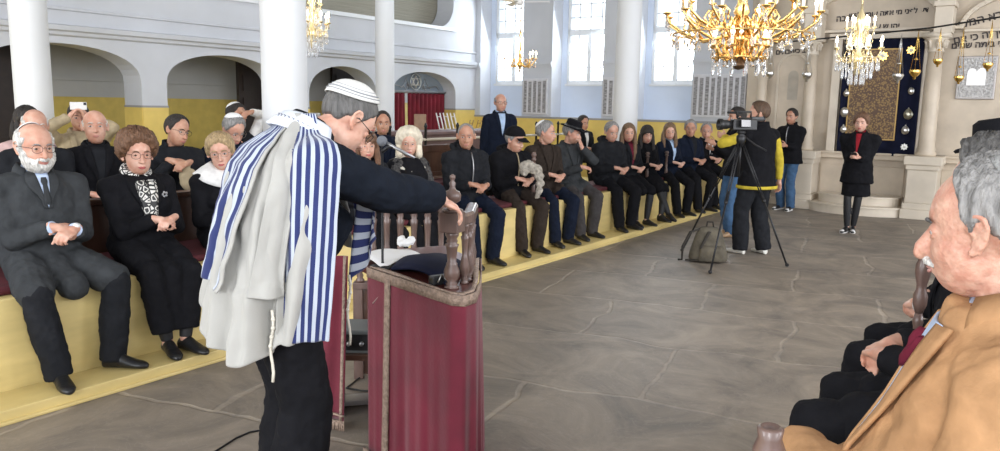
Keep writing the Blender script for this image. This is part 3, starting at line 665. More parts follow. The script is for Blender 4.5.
backrail(1.0, 5.0, 'low dark wooden partition behind the front row on the left')
# ------------------------------------------------------------------ marble ark wall
def B_(x0, x1, z0, z1, y0, y1): box(bm, x0, x1, y0, y1, z0, z1)
def fl(poly, y0, y1):      # polygon in (b, z) extruded along a
    loft(bm, [[V((x, y0, z)) for x, z in poly], [V((x, y1, z)) for x, z in poly]])
RX, RX1 = -4.62, 2.6
bm = bmesh.new()
B_(RX, RX1, 0, 3.05, 14.86, 14.999); B_(RX, RX1, 3.05, CZ-.001, 14.90, 14.999)
B_(RX, RX1, 0, .14, 14.72, 14.86); B_(RX, RX1, .90, .98, 14.74, 14.86); B_(RX, RX1, .98, 1.02, 14.70, 14.86)
for x0, x1 in ((-4.0, -3.62), (-3.2, -1.85), (-1.3, .2), (.4, 2.4)): B_(x0, x1, .28, .78, 14.83, 14.86)
struct('wall_ark', bm, MARB, smooth=False, tm=RMAT, bevel=.008)
bm = bmesh.new()
def arc(cx, z0, rx, rz, w, d0, d1, a0=0, a1=180, n=24):
    for k in range(n):
        t0 = R(a0+(a1-a0)*k/n); t1 = R(a0+(a1-a0)*(k+1)/n)
        fl([(cx-rx*math.cos(t0), z0+rz*math.sin(t0)), (cx-(rx+w)*math.cos(t0), z0+(rz+w)*math.sin(t0)), (cx-(rx+w)*math.cos(t1), z0+(rz+w)*math.sin(t1)), (cx-rx*math.cos(t1), z0+rz*math.sin(t1))], d0, d1)
arc(-2.55, 3.16, 1.0, .58, .09, 14.78, 14.90); arc(-3.80, 2.95, .36, .16, .05, 14.80, 14.90); arc(-.25, 3.05, .95, .52, .07, 14.80, 14.90)
arc(-3.80, 2.45, .24, .24, .04, 14.83, 14.87); B_(-4.08, -4.04, 1.02, 2.45, 14.83, 14.87); B_(-3.56, -3.52, 1.02, 2.45, 14.83, 14.87)
B_(-4.5, -1.2, 3.05, 3.10, 14.74, 14.9); B_(-1.2, 2.6, 3.0, 3.04, 14.78, 14.9)
B_(-3.12, -2.98, 1.02, 3.0, 14.74, 14.86); B_(-1.72, -1.64, 1.02, 3.0, 14.74, 14.86); B_(-3.2, -1.66, 2.93, 3.03, 14.72, 14.86)
struct('trim_15', bm, MARBL, smooth=False, tm=RMAT, bevel=.006)
bm = bmesh.new(); B_(-3.88, -3.70, 1.9, 2.32, 14.855, 14.8605); fl([(-3.79+.09*math.cos(R(180*k/12)), 2.32+.10*math.sin(R(180*k/12))) for k in range(13)], 14.855, 14.8605)
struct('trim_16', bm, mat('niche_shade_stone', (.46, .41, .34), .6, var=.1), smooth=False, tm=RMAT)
def ark_column(x, label, w=.13, proj=.30, ub=0, uk=1.0):
    y = 14.86-proj; t = empty('marble_column', RM(y, x, 0), label, 'column', 'columns of the marble ark wall', rz=-TH)
    bm = bmesh.new(); W_ = w*1.9
    for (h0, h1, k) in ((0, .16, 1.12), (.16, .26, 1.04), (.26, .80, .92), (.80, .88, 1.02), (.88, 1.02, 1.16)): box(bm, -W_*k, W_*k, -W_*k, proj, h0, h1)
    obj('pedestal', bm, MARBL, t, smooth=False, bevel=.012)
    bm = bmesh.new(); lathe(bm, [(w*1.25, 1.02), (w*1.25, 1.07), (w*1.05, 1.10), (w*1.15, 1.13), (w, 1.17), (w*.98, 2.0), (w*.86, 2.66)], 28); obj('shaft', bm, MARB, t)
    bm = bmesh.new(); lathe(bm, [(w*.86, 2.66), (w*1.0, 2.68), (w*.9, 2.71), (w*1.0, 2.80), (w*1.3, 2.86), (w*1.35, 2.89)], 28)
    for k in range(8):
        a_ = 2*PI*k/8+.2; c = V((math.cos(a_)*w*1.08, math.sin(a_)*w*1.08, 2.80)); tube(bm, [c-V((0, 0, .07)), c, c+V((math.cos(a_)*.03, math.sin(a_)*.03, .05)), c+V((math.cos(a_)*.045, math.sin(a_)*.045, .03))], [.02, .03, .022, .01], 6)
    box(bm, -w*1.55, w*1.55, -w*1.55, proj, 2.89, 2.96); obj('capital', bm, MARBL, t)
    bm = bmesh.new(); box(bm, ub-w*1.35*uk, ub+w*1.35*uk, -w*1.3, proj-.12, 2.96, 3.36); box(bm, ub-w*1.6*uk, ub+w*1.6*uk, -w*1.6, proj-.12, 3.36, 3.44); box(bm, ub-w*1.2*uk, ub+w*1.2*uk, -w*1.1, proj-.12, 3.44, CZ-.01); obj('upper_block', bm, MARBL, t, smooth=False, bevel=.008)
ark_column(-4.28, 'leftmost marble column, behind the cameraman', .095, .2)
ark_column(-3.42, 'marble column between the niche and the ark curtain', .105, .3)
ark_column(-1.52, 'marble column between the ark curtain and the framed plaque', .125, .42, .08, .75)
bm = bmesh.new()
for rx, ry, z0, z1 in ((.80, .80, 0, .16), (.64, .52, .16, .31)):
    fl2 = [(-2.48-rx, 14.72)]+[(-2.48-rx*math.cos(R(180*k/24)), 14.50-ry*.62*math.sin(R(180*k/24))) for k in range(25)]+[(-2.48+rx, 14.72)]
    prism(bm, fl2, z0, z1-.03); c = [(-2.48+(x+2.48)*1.03, 14.5+(y-14.5)*1.06 if y < 14.6 else y) for x, y in fl2]; prism(bm, c, z1-.03, z1)
tag(obj('ark_steps', bm, MARBL, smooth=False, tm=RMAT, bevel=.004), 'two rounded cream marble steps below the ark curtain', 'steps')
# parochet
def wavy(bm, x0, x1, z0, z1, y, amp=.02, n=60, f=9, m=10, seed=0, mi=0, thick=.012):
    rows = []
    for i in range(m+1):
        z = z0+(z1-z0)*i/m; rows.append([V((x0+(x1-x0)*j/n, y+amp*math.sin(f*2*PI*j/n+.5*math.sin(z*2+seed)+seed)+amp*.4*noise.noise(V((j*.3, z*1.5, seed))), z)) for j in range(n+1)])
    grid(bm, rows, mi=mi)
NAVYV = mat('navy_velvet', (.008, .010, .028), .85, spec=.15, var=.3, vscale=6)
GP = bpy.data.materials.new('gold_brocade'); GP.use_nodes = True; nt = GP.node_tree; bs = nt.nodes['Principled BSDF']; tc = nd(nt, 'ShaderNodeTexCoord')
v1 = nd(nt, 'ShaderNodeTexVoronoi'); v1.inputs['Scale'].default_value = 34; nt.links.new(tc.outputs['Object'], v1.inputs[0]); n1 = nd(nt, 'ShaderNodeTexNoise'); n1.inputs['Scale'].default_value = 9; n1.inputs['Detail'].default_value = 8; n1.inputs['Distortion'].default_value = 2; nt.links.new(tc.outputs['Object'], n1.inputs[0])
m1 = nd(nt, 'ShaderNodeMath', operation='MULTIPLY'); nt.links.new(v1.outputs[0], m1.inputs[0]); nt.links.new(n1.outputs[0], m1.inputs[1]); cr = nd(nt, 'ShaderNodeValToRGB'); cr.color_ramp.elements[0].position = .12; cr.color_ramp.elements[1].position = .30; cr.color_ramp.elements[0].color = (.26, .16, .055, 1); cr.color_ramp.elements[1].color = (.085, .045, .025, 1); nt.links.new(m1.outputs[0], cr.inputs[0]); nt.links.new(cr.outputs[0], bs.inputs['Base Color']); bs.inputs['Roughness'].default_value = .45; bs.inputs['Metallic'].default_value = .3
t = empty('ark_curtain', RM(14.70, -2.40, 1.0), 'dark blue velvet ark curtain with a large gold embroidered panel', 'curtain'); MI = t
CT = M.Translation(-V(t.location))@RMAT
bm = bmesh.new(); wavy(bm, -2.94, -1.72, .98, 2.92, 14.72, .012, 60, 5); obj('velvet', bm, NAVYV, t, tm=CT, solid=.012).parent = t
for x in ('p',):
    bm = bmesh.new(); box(bm, -2.79, -2.05, 14.685, 14.70, 1.26, 2.74); obj('gold_panel', bm, GP, t, smooth=False, tm=CT)
    bm = bmesh.new()
    for q in ((-2.81, -2.79, 1.24, 2.76), (-2.05, -2.03, 1.24, 2.76), (-2.79, -2.05, 1.24, 1.26), (-2.79, -2.05, 2.74, 2.76)): box(bm, q[0], q[1], 14.68, 14.70, q[2], q[3])
    obj('gold_border', bm, mat('gold_border', (.42, .27, .09), .45, metal=.5), t, smooth=False, tm=CT)
    bm = bmesh.new(); lathe(bm, [(.13, 0), (.15, .02), (.06, .05), (.05, .12), (.14, .3), (.16, .34), (.05, .36)], 16, (-2.42, 14.69, 1.5)); box(bm, -2.66, -2.18, 14.675, 14.69, 2.22, 2.27)
    for k in range(7): ell(bm, (-2.66+k*.08, 14.685, 2.45+.04*math.sin(k)), (.03, .012, .03), None, 8)
    obj('embroidery', bm, mat('gold_thread', (.42, .28, .10), .4, metal=.5), t, tm=CT@M.Translation(V((0, 14.69*.97, 0)))@M.Diagonal((1, .03, 1, 1)))
bm = bmesh.new(); tube(bm, [at(775, 43, 11.9+1.8), at(850, 36, 12.9), at(930, 28, 11.95), at(1000, 17, 11.2), at(1040, 10, 10.8)], .013, 8); tag(obj('lamp_rail', bm, IRON), 'long thin dark iron rod running across the front of the ark wall', 'rod')
# silver and gold ornaments pinned on the curtain
def pin_plaque(px, py, kind, m, label, r=.065):
    x, z = on_a(px, py, 14.64); p = RM(14.67, x, z); t = empty('ornament', p, label, 'ornament', 'metal ornaments on the ark curtain', rz=-TH); bm = bmesh.new()
    tm = M.Rotation(R(90), 4, 'X')
    if kind == 'star':
        pl = [((r if k % 2 == 0 else r*.66)*math.cos(2*PI*k/16), (r if k % 2 == 0 else r*.66)*math.sin(2*PI*k/16)) for k in range(16)]; prism(bm, pl, 0, .012, tm); obj('plate', bm, m, t, smooth=False)
        bm = bmesh.new(); prism(bm, [(.4*r*math.cos(2*PI*k/16), .4*r*math.sin(2*PI*k/16)) for k in range(16)], .012, .022, tm); obj('boss', bm, mat('pale_enamel', (.8, .78, .7), .4), t)
    elif kind == 'drop':
        pl = [(r*.8*math.sin(2*PI*k/24)*(1-.35*max(0, math.cos(2*PI*k/24))), r*math.cos(2*PI*k/24)) for k in range(24)]; prism(bm, pl, 0, .014, tm); obj('plate', bm, m, t)
        bm = bmesh.new(); ell(bm, (0, -.016, -.1*r), (r*.4, .008, r*.45)); ell(bm, (0, -.014, r*1.05), (.012, .008, .012)); obj('boss', bm, m, t)
    else:
        pl = [(r*.75*math.sin(2*PI*k/24), r*math.cos(2*PI*k/24)) for k in range(24)]; prism(bm, pl, 0, .016, tm); obj('plate', bm, m, t)
        bm = bmesh.new(); ell(bm, (0, -.016, 0), (r*.45, .008, r*.6)); obj('boss', bm, m, t)
for a_ in ((883, 56, 'star', GOLD, 'gold eight-pointed star ornament left of top centre on the ark curtain', .085), (911, 50, 'star', GOLD, 'gold flower-shaped ornament at the top right of the ark curtain', .075), (846, 93, 'drop', SILV, 'upper of three silver ornaments on the left edge of the curtain', .06), (844, 112, 'oval', SILV, 'middle silver oval ornament on the left edge of the curtain', .085), (843, 129, 'drop', SILV, 'lowest silver ornament on the left edge of the curtain', .065), (911, 91, 'oval', SILV, 'small silver oval ornament high on the right edge of the curtain', .06), (908, 114, 'drop', mat('old_silver', (.5, .48, .38), .35, metal=1), 'large tarnished drop ornament on the right edge of the curtain', .09), (905, 130, 'drop', SILV, 'silver drop ornament below the large tarnished one', .075), (904, 147, 'star', SILV, 'silver star ornament at the bottom right of the curtain', .06)): pin_plaque(*a_)
def hanging_lamp(px, py, Y, ytop, m, label, r=.07, nm='hanging_lamp'):
    p = at(px, py, Y); q = at(px, ytop, Y); t = empty(nm, p, label, 'lamp', 'small hanging lamps before the ark'); L = q.z-p.z
    bm = bmesh.new(); lathe(bm, [(.004, -r*1.5), (r*.25, -r*1.35), (r*.2, -r*1.1), (r*.7, -r*.7), (r, -r*.1), (r*.9, r*.1), (r*.95, r*.2), (r*.55, r*.25), (r*.5, r*.1)], 18); obj('bowl', bm, m, t)
    bm = bmesh.new()
    for k in range(3): a_ = 2*PI*k/3; tube(bm, [(r*.9*math.cos(a_), r*.9*math.sin(a_), r*.15), (r*.15*math.cos(a_), r*.15*math.sin(a_), max(L*.75, r*2)), (0, 0, max(L, r*2.2))], .0035, 5)
    obj('chain', bm, m, t)
    bm = bmesh.new(); lathe(bm, [(r*.2, r*1.9), (r*.4, r*2.0), (r*.25, r*2.15), (.01, r*2.3)], 12); obj('top_cap', bm, m, t)
for a_ in ((770, 73, 13.6, 44, SILV, 'silver hanging lamp at the far left of the ark wall', .075), (807, 74, 13.2, 42, SILV, 'silver hanging lamp between the niche and the crystal chandelier', .085), (898, 75, 12.3, 34, SILV, 'silver filigree lamp hanging in front of the gold panel', .085), (915, 71, 12.1, 30, GOLD, 'round gold lamp hanging at the curtain right edge', .085), (938, 60, 11.8, 28, GOLD, 'gold lamp hanging beside the right marble column', .07), (959, 77, 11.6, 26, GOLD, 'low gold lamp hanging left of the framed plaque', .07), (988, 64, 11.3, 20, GOLD, 'gold lamp hanging in front of the framed plaque', .07)): hanging_lamp(*a_)
# plaque, memorial panels, inscriptions
def text(s, b, a, z, size, m, name='inscription', parent=None, rot=0, bold=0):
    c = bpy.data.curves.new(name, 'FONT'); c.body = s; c.size = size; c.align_x = 'CENTER'; c.align_y = 'CENTER'; c.extrude = .002; c.offset = bold; c.materials.append(m)
    o_ = bpy.data.objects.new('tmp', c); col.objects.link(o_); me = bpy.data.meshes.new_from_object(o_.evaluated_get(bpy.context.evaluated_depsgraph_get())); bpy.data.objects.remove(o_); me.name = name
    if not me.materials: me.materials.append(m)
    o = bpy.data.objects.new(name, me); col.objects.link(o); o.matrix_world = M.Translation(RM(a, b, z))@M.Rotation(-TH, 4, 'Z')@M.Rotation(R(90), 4, 'X')@M.Rotation(rot, 4, 'Z')
    return o
INK = mat('dark_lettering', (.04, .03, .03), .6)
def inscription(lines, label):
    root = None
    cb = sum(l[1] for l in lines)/len(lines); root = empty('inscription', RM(14.85, cb, 3), label, 'inscription')
    for s, b, z, size, rot, a in lines:
        o = text(s[::-1], b, a, z, size, INK, 'text_line', None, rot, .004); mw = o.matrix_basis.copy(); o.parent = root; o.matrix_basis = M.Translation(-V(root.location))@mw
inscription([('דע לפני מי אתה עומד לפני', -2.34, 3.36, .112, R(2), 14.89), ('הקבה', -2.98, 3.30, .14, R(2), 14.89), ('יהו ש על', -2.35, 3.14, .12, 0, 14.89), ('שער', -2.2, 3.62, .13, 0, 14.89)], 'dark lettering painted on the marble above the ark curtain')
inscription([('מה נורא המקום', -.86, 3.22, .17, R(14), 14.89), ('הזה ואין זה כי אם', -.80, 3.0-.04, .15, R(10), 14.84), ('וגם כי ביתה שמים', -.88, 2.80, .13, R(2), 14.845)], 'dark lettering in curved rows above the framed plaque')
inscription([('אורי ישעי', -3.86, 3.02, .11, R(5), 14.89), ('הרב כיתבתים', -3.80, 2.76, .12, R(3), 14.85)], 'dark lettering in the arch over the marble niche at left')
t = empty('framed_plaque', RM(14.85, -.95, 2.28), 'silver framed plaque with engraved tablets on the marble wall at right', 'plaque', rz=-TH)
bm = bmesh.new(); box(bm, -.27, .27, -.035, .0, -.34, .34); obj('frame', bm, mat('plaque_frame', (.35, .33, .32), .4, metal=.6), t, smooth=False, bevel=.01)
bm = bmesh.new(); box(bm, -.24, .24, -.042, -.035, -.31, .31); obj('plate', bm, mat('plaque_silver', (.48, .47, .46), .4, metal=.5, bump=.8, bscale=40, var=.3, vscale=30), t, smooth=False)
bm = bmesh.new(); arcp = [(-.13, -.12), (.13, -.12), (.13, .08)]+[(.065+.065*math.cos(R(180*k/8)), .08+.07*math.sin(R(180*k/8))) for k in range(9)]+[(-.065+.065*math.cos(R(180*k/8)), .08+.07*math.sin(R(180*k/8))) for k in range(9)]
loft(bm, [[V((x, -.043, z)) for x, z in arcp], [V((x, -.052, z)) for x, z in arcp]])
for k in range(5):
    for q in (-1, 1): box(bm, q*.065-.045, q*.065+.045, -.056, -.052, -.09+k*.035, -.08+k*.035)
obj('tablets', bm, mat('plaque_silver_bright', (.62, .61, .6), .35, metal=.6), t, smooth=False)
MEM = bpy.data.materials.new('engraved_marble'); MEM.use_nodes = True; nt = MEM.node_tree; bs = nt.nodes['Principled BSDF']; tc = nd(nt, 'ShaderNodeTexCoord'); mp = nd(nt, 'ShaderNodeMapping'); mp.inputs['Scale'].default_value = (5, 1, 42); nt.links.new(tc.outputs['Object'], mp.inputs[0])
n1 = nd(nt, 'ShaderNodeTexNoise'); n1.inputs['Scale'].default_value = 2.2; n1.inputs['Detail'].default_value = 3; nt.links.new(mp.outputs[0], n1.inputs[0]); cr = nd(nt, 'ShaderNodeValToRGB'); cr.color_ramp.elements[0].position = .42; cr.color_ramp.elements[1].position = .62; cr.color_ramp.elements[0].color = (.16, .155, .16, 1); cr.color_ramp.elements[1].color = (.42, .41, .42, 1); nt.links.new(n1.outputs[0], cr.inputs[0]); nt.links.new(cr.outputs[0], bs.inputs['Base Color']); bs.inputs['Roughness'].default_value = .5
def memorial(x0, x1, z0, z1, n, label):
    t = empty('memorial_tablet', RM(14.97, (x0+x1)/2, z0), label, 'memorial tablet', 'engraved memorial tablets between the windows', rz=-TH); w = x1-x0; H = z1-z0
    bm = bmesh.new(); box(bm, -w/2, w/2, -.03, .028, 0, H); obj('slab', bm, mat('memorial_marble', (.62, .62, .65), .4, var=.08), t, smooth=False, bevel=.004)
    for k in range(n):
        bm = bmesh.new(); c = -w/2+w*(k+.5)/n; box(bm, c-w/n*.31, c+w/n*.31, -.034, -.03, .04, H-.05-.02*(k % 2)); obj('name_column', bm, MEM, t, smooth=False)
memorial(-9.64, -9.02, 1.52, 2.30, 5, 'narrow engraved marble tablet between the first and second windows')
memorial(-7.66, -7.02, 1.52, 2.32, 5, 'narrow engraved marble tablet partly behind the white column')
memorial(-5.70, -4.66, 1.55, 2.37, 9, 'widest engraved marble tablet, behind the cameraman')
# red curtain and star lunette in the fourth arch
a0, a1, zs, zt = arches[3]; t = empty('red_curtain', RM((a0+a1)/2, BW-.3, 0), 'deep red curtain filling the arch nearest the windows', 'curtain'); CT = M.Translation(-V(t.location))@RMAT
def wav_b(bm, a0, a1, z0, z1, b, amp, f, n=60, seed=0):
    rows = []
    for i in range(9):
        z = z0+(z1-z0)*i/8; rows.append([V((b+amp*math.sin(f*2*PI*j/n+.4*math.sin(z*2+seed)), a0+(a1-a0)*j/n, z)) for j in range(n+1)])
    grid(bm, rows)
bm = bmesh.new(); wav_b(bm, a0+.01, a0+.72, 0, 1.93, BW-.3, .03, 5); obj('panel', bm, REDCU, t, tm=CT, solid=.015)
bm = bmesh.new(); wav_b(bm, a0+.82, a1-.01, 0, 1.93, BW-.3, .035, 9, 90, 1); obj('panel', bm, REDCU, t, tm=CT, solid=.015)
bm = bmesh.new(); tube(bm, [V((BW-.3, a0+.005, 1.94)), V((BW-.3, a1-.005, 1.94))], .018, 8); obj('rail', bm, GREYM, t, tm=CT)
t = empty('arch_grille', RM((a0+a1)/2, BW-.3, 1.98), 'grey iron lunette grille with a six-pointed star above the red curtain', 'grille'); CT = M.Translation(-V(t.location))@RMAT
bm = bmesh.new(); pts = arch_pts(a0+.01, a1-.01, 1.98, zt-.01); lo = [V((BW-.34, a, z)) for a, z in pts]; loft(bm, [lo, [p+V((-.02, 0, 0)) for p in lo]]); obj('back_plate', bm, mat('blue_grey_panel', (.22, .26, .30), .4), t, smooth=False, tm=CT)
cy, cz, rr = (a0+a1)/2, 2.17, .135; bm = bmesh.new()
for s in (0, 1):
    tri = [V((BW-.28, cy+rr*math.sin(R(60*s+120*k)), cz+rr*math.cos(R(60*s+120*k)))) for k in range(4)]
    for p, q in zip(tri, tri[1:]): tube(bm, [p, q], .013, 6)
for k in range(24):
    pass
tube(bm, [V((BW-.28, cy+.17*math.sin(2*PI*k/24), cz+.17*math.cos(2*PI*k/24))) for k in range(25)], .010, 6)
obj('star', bm, SILV, t, tm=CT)
for q in (-1, 1):
    bm = bmesh.new(); tube(bm, [V((BW-.28, cy+q*(.2+.006*k*4), cz-.12+.09*math.sin(k*.9)*(1-k/14))) for k in range(14)], .009, 6); tube(bm, [V((BW-.28, cy+q*.22, 2.0)), V((BW-.28, cy+q*.30, 2.25)), V((BW-.28, cy+q*.42, 2.05)), V((BW-.28, cy+q*.70, 2.10)), V((BW-.28, cy+q*.80, 2.02))], .009, 6); obj('scroll', bm, GREYM, t, tm=CT)
bm = bmesh.new(); box(bm, BW-.36, BW-.26, a0+.005, a1-.005, 1.955, 1.985); obj('sill_bar', bm, GREYM, t, smooth=False, tm=CT)
# leaning things by the curtain
def lean_pole(px0, py0, px1, py1, Y, m, label, w=.022, name='folded_chair_frame', group=None):
    p = at(px0, py0, Y); q = at(px1, py1, Y+.25); bm = bmesh.new(); d = (q-p); x, y = frame(d)
    for s in (-1, 1): tube(bm, [p+x*0+V((s*.035, 0, 0)), q+V((s*.035, 0, 0))], w*.55, 8)
    t = empty(name, p, label, 'folding chair', group); obj('frame', bm, m, t, tm=M.Translation(-p))
    bm = bmesh.new()
    for k in (.08, .35, .62, .9): c = p+d*k; tube(bm, [c-V((.035, 0, 0)), c+V((.035, 0, 0))], w*.4, 6)
    obj('slat', bm, m, t, tm=M.Translation(-p))
WM = mat('white_enamel', (.72, .70, .68), .35)
for i, (x, m, l) in enumerate(((438, WM, 'white folded chair frame leaning nearest the curtain'), (445, WM, 'middle white folded chair frame leaning by the curtain'), (452, WM, 'right white folded chair frame leaning by the curtain'))): lean_pole(x, 113, x+10, 158, 15.0, m, l, group='folded chair frames leaning by the red curtain')
for i, x in enumerate((472, 480, 488)): lean_pole(x-9, 152, x, 120, 17.2, mat('honey_wood', (.35, .22, .06), .5), ('left', 'middle', 'right')[i]+' one of the honey wooden frames leaning on the yellow wall', group='honey wooden frames on the yellow wall')
t = empty('music_stand', at(420, 160, 14.6), 'tan wooden reading stand in front of the red curtain', 'stand'); p0 = V(t.location)
TAN = mat('tan_wood', (.33, .20, .12), .5, var=.2)
pa, pb = at(414, 114, 14.6), at(426, 138, 14.6); bm = bmesh.new(); box(bm, pa.x, pb.x, 14.6, 14.64, pb.z, pa.z); obj('board', bm, TAN, t, smooth=False, tm=M.Translation(-p0), bevel=.01)
bm = bmesh.new(); box(bm, pa.x-.02, pb.x+.02, 14.5, 14.6, pb.z-.03, pb.z); obj('ledge', bm, TAN, t, smooth=False, tm=M.Translation(-p0)); bm = bmesh.new(); c = (pa.x+pb.x)/2; tube(bm, [(c, 14.64, pb.z), (c, 14.64, .28)], .02, 8); tube(bm, [(c-.2, 14.64, .27), (c+.2, 14.64, .27)], .02, 8); obj('leg', bm, TAN, t, tm=M.Translation(-p0))
# low rail with glass votives behind the puffer-coat man
t = empty('low_cabinet', RM(11.0, -8.2, .25), 'brown counter along the back below the red curtain', 'counter', rz=-TH)
bm = bmesh.new(); box(bm, -.25, .25, -2.0, .8, 0, .98); obj('body', bm, mat('mauve_brown_wood', (.16, .10, .10), .5, var=.15), t, smooth=False, bevel=.01)
bm = bmesh.new(); box(bm, -.3, .3, -2.05, .85, .98, 1.03); obj('top', bm, mat('mauve_brown_top', (.22, .15, .15), .45, var=.15), t, smooth=False, bevel=.008)
t = empty('metal_railing', RM(11.5, -7.75, .25), 'pale metal railing with black uprights behind the seated men', 'railing', rz=-TH)
bm = bmesh.new(); tube(bm, [(0, -3.0, .92), (0, 2.6, .92)], .022, 8); obj('handrail', bm, mat('pale_rail', (.55, .50, .42), .5), t)
for k in range(8): bm = bmesh.new(); y = -3+k*.8; lathe(bm, [(.02, 0), (.02, 1.1), (.03, 1.12), (.012, 1.17)], 10, (0, y, 0)); obj('upright', bm, IRON, t)
# ------------------------------------------------------------------ chandeliers
CRY = mat('crystal', (.92, .93, .95), .04, spec=.9, trans=.85); BULB = mat('lit_bulb', (1, .9, .7), .3, emit=16, ecol=(1, .86, .6)); CANDLE = mat('candle_sleeve', (.85, .8, .68), .5, emit=.5, ecol=(1, .8, .5))
def drop_bm(L=.07, r=.012):
    bm = bmesh.new(); lathe(bm, [(.001, 0), (.003, -.006), (r*.35, -L*.25), (r, -L*.72), (r*.75, -L*.9), (.001, -L)], 7); return bm
DM = {}
def drop(parent, p, L=.07, r=.012):
    k = (L, r)
    if k not in DM:
        o = obj('crystal_drop', drop_bm(L, r), CRY, parent, smooth=False); DM[k] = o.data
    else:
        o = bpy.data.objects.new('crystal_drop', DM[k]); col.objects.link(o); o.parent = parent
    o.location = p
def chandelier(loc, label, tiers, stem, m, ztop, candles=True, bulb=BULB, ndrop=2, scroll=1.0, aw=.007, light=20, lcol=(1, .85, .62)):
    t = empty('chandelier', loc, label, 'chandelier')
    bm = bmesh.new(); lathe(bm, stem, 18); obj('stem', bm, m, t)
    bm = bmesh.new(); L = ztop-loc[2]-stem[-1][1]; n = 14
    tube(bm, [(0, 0, stem[-1][1]), (0, 0, ztop-loc[2])], .007, 6)
    obj('chain', bm, m, t)
    for (n, r, z, rise, dl, off) in tiers:
        for k in range(n):
            a_ = 2*PI*(k+off)/n; c, s = math.cos(a_), math.sin(a_); bm = bmesh.new()
            P_ = [(.02, z+.02*scroll), (r*.22, z-.05*scroll), (r*.5, z-.075*scroll), (r*.78, z-.03*scroll), (r*.97, z+.03), (r*1.0, z+rise*.6)]
            tube(bm, [(x*c, x*s, zz) for x, zz in P_], [aw, aw*1.2, aw, aw, aw*.8, aw*.7], 6)
            Q_ = [(r*.5, z-.07*scroll), (r*.62, z-.0*scroll), (r*.55, z+.045*scroll), (r*.42, z+.03*scroll), (r*.45, z-.0)]
            tube(bm, [(x*c, x*s, zz) for x, zz in Q_], aw*.7, 5)
            Q_ = [(r*.78, z-.03*scroll), (r*.86, z-.085*scroll), (r*.96, z-.07*scroll), (r*.93, z-.03)]
            tube(bm, [(x*c, x*s, zz) for x, zz in Q_], aw*.6, 5)
            lathe(bm, [(.006, rise*.6+z-.012), (.026, rise*.6+z), (.028, rise*.6+z+.006), (.010, rise*.6+z+.008)], 10, (r*c, r*s, 0))
            obj('arm', bm, m, t)
            if candles:
                bm = bmesh.new(); lathe(bm, [(.009, z+rise*.6), (.009, z+rise*.6+.06)], 8, (r*c, r*s, 0)); obj('candle', bm, CANDLE, t)
                bm = bmesh.new(); lathe(bm, [(.006, 0), (.013, .018), (.010, .035), (.001, .058)], 8, (r*c, r*s, z+rise*.6+.06)); obj('bulb', bm, bulb, t)
            drop(t, (r*c, r*s, z+rise*.6-.014), dl)
            for j in range(ndrop-1): q = .55+.3*j; drop(t, (r*q*c, r*q*s, z-.065*scroll), dl*.8)
    if light:
        l = bpy.data.lights.new('chandelier_light', 'POINT'); l.energy = light; l.color = lcol; l.shadow_soft_size = .25; o = bpy.data.objects.new('chandelier_light', l); col.objects.link(o); o.location = V(loc)+V((0, 0, .1))
    return t
ST = [(.004, -.16), (.03, -.14), (.02, -.11), (.055, -.06), (.06, -.02), (.03, .02), (.025, .08), (.05, .12), (.03, .18), (.018, .35), (.03, .40), (.015, .45), (.008, .5)]
c1 = chandelier((1.47, 5.0, 2.19), 'large gilt chandelier with curling arms and crystal drops at top right', [(12, .46, .02, .14, .075, 0), (12, .36, .09, .2, .07, .5), (8, .17, -.10, .02, .06, .3)], ST, BRASS, CZ, ndrop=3, aw=.009, light=14)
for k in range(12): a_ = 2*PI*k/12; drop(c1, (.16*math.cos(a_), .16*math.sin(a_), -.16), .11, .012)
for k in range(24): a_ = 2*PI*(k+.5)/24; drop(c1, (.41*math.cos(a_), .41*math.sin(a_), -.02-.02*(k % 2)), .06, .010)
bm = bmesh.new()
tube(bm, [(.16*math.cos(2*PI*k/24), .16*math.sin(2*PI*k/24), -.155) for k in range(25)], .007, 6); tube(bm, [(.41*math.cos(2*PI*k/48), .41*math.sin(2*PI*k/48), -.015) for k in range(49)], .006, 6)
for k in range(4): a_ = 2*PI*(k+.3)/4; c, s = math.cos(a_), math.sin(a_); tube(bm, [(r*c, r*s, z) for r, z in ((.05, -.02), (.12, -.03), (.19, -.09), (.16, -.155), (.10, -.14), (.13, -.10))], .010, 6)
obj('ring', bm, BRASS, c1)
bm = bmesh.new(); lathe(bm, [(.004, -.23), (.05, -.215), (.055, -.19), (.03, -.17), (.03, -.15)], 14); obj('bottom_cup', bm, mat('dark_bronze', (.12, .07, .04), .4, metal=.8), c1)
ST2 = [(.004, -.20), (.03, -.17), (.02, -.12), (.05, -.05), (.05, 0), (.02, .05), (.035, .14), (.02, .22), (.05, .3), (.04, .38), (.015, .44), (.008, .5)]
def crystal_ch(loc, label, k=1.0, light=16):
    t = chandelier(loc, label, [(8, .21*k, 0, .12, .06, 0), (6, .12*k, .20, .12, .06, .5)], [(r*k, z) for r, z in ST2], mat('crystal_gilt', (.85, .72, .42), .2, metal=.7), CZ, ndrop=2, aw=.005, light=light)
    for n, r, z, L in ((20, .19*k, -.02, .13), (16, .13*k, -.06, .17), (10, .07*k, -.12, .17), (14, .10*k, .18, .12)):
        for j in range(n): a_ = 2*PI*j/n; drop(t, (r*math.cos(a_), r*math.sin(a_), z), L, .010)
    bm = bmesh.new()
    for r, z in ((.19*k, -.02), (.13*k, -.06), (.07*k, -.12), (.10*k, .18)): tube(bm, [(r*math.cos(2*PI*j/24), r*math.sin(2*PI*j/24), z) for j in range(25)], .004, 5)
    obj('ring', bm, MATS['crystal_gilt'], t); return t
p = at(858, 56, 8.0); crystal_ch((p.x, p.y, p.z), 'brightly lit crystal chandelier hanging before the ark', 1.05, 12)
p = at(312, 30, 8.6); crystal_ch((p.x, p.y, p.z), 'lit warm crystal chandelier half hidden by the thick left column', .85, 12)
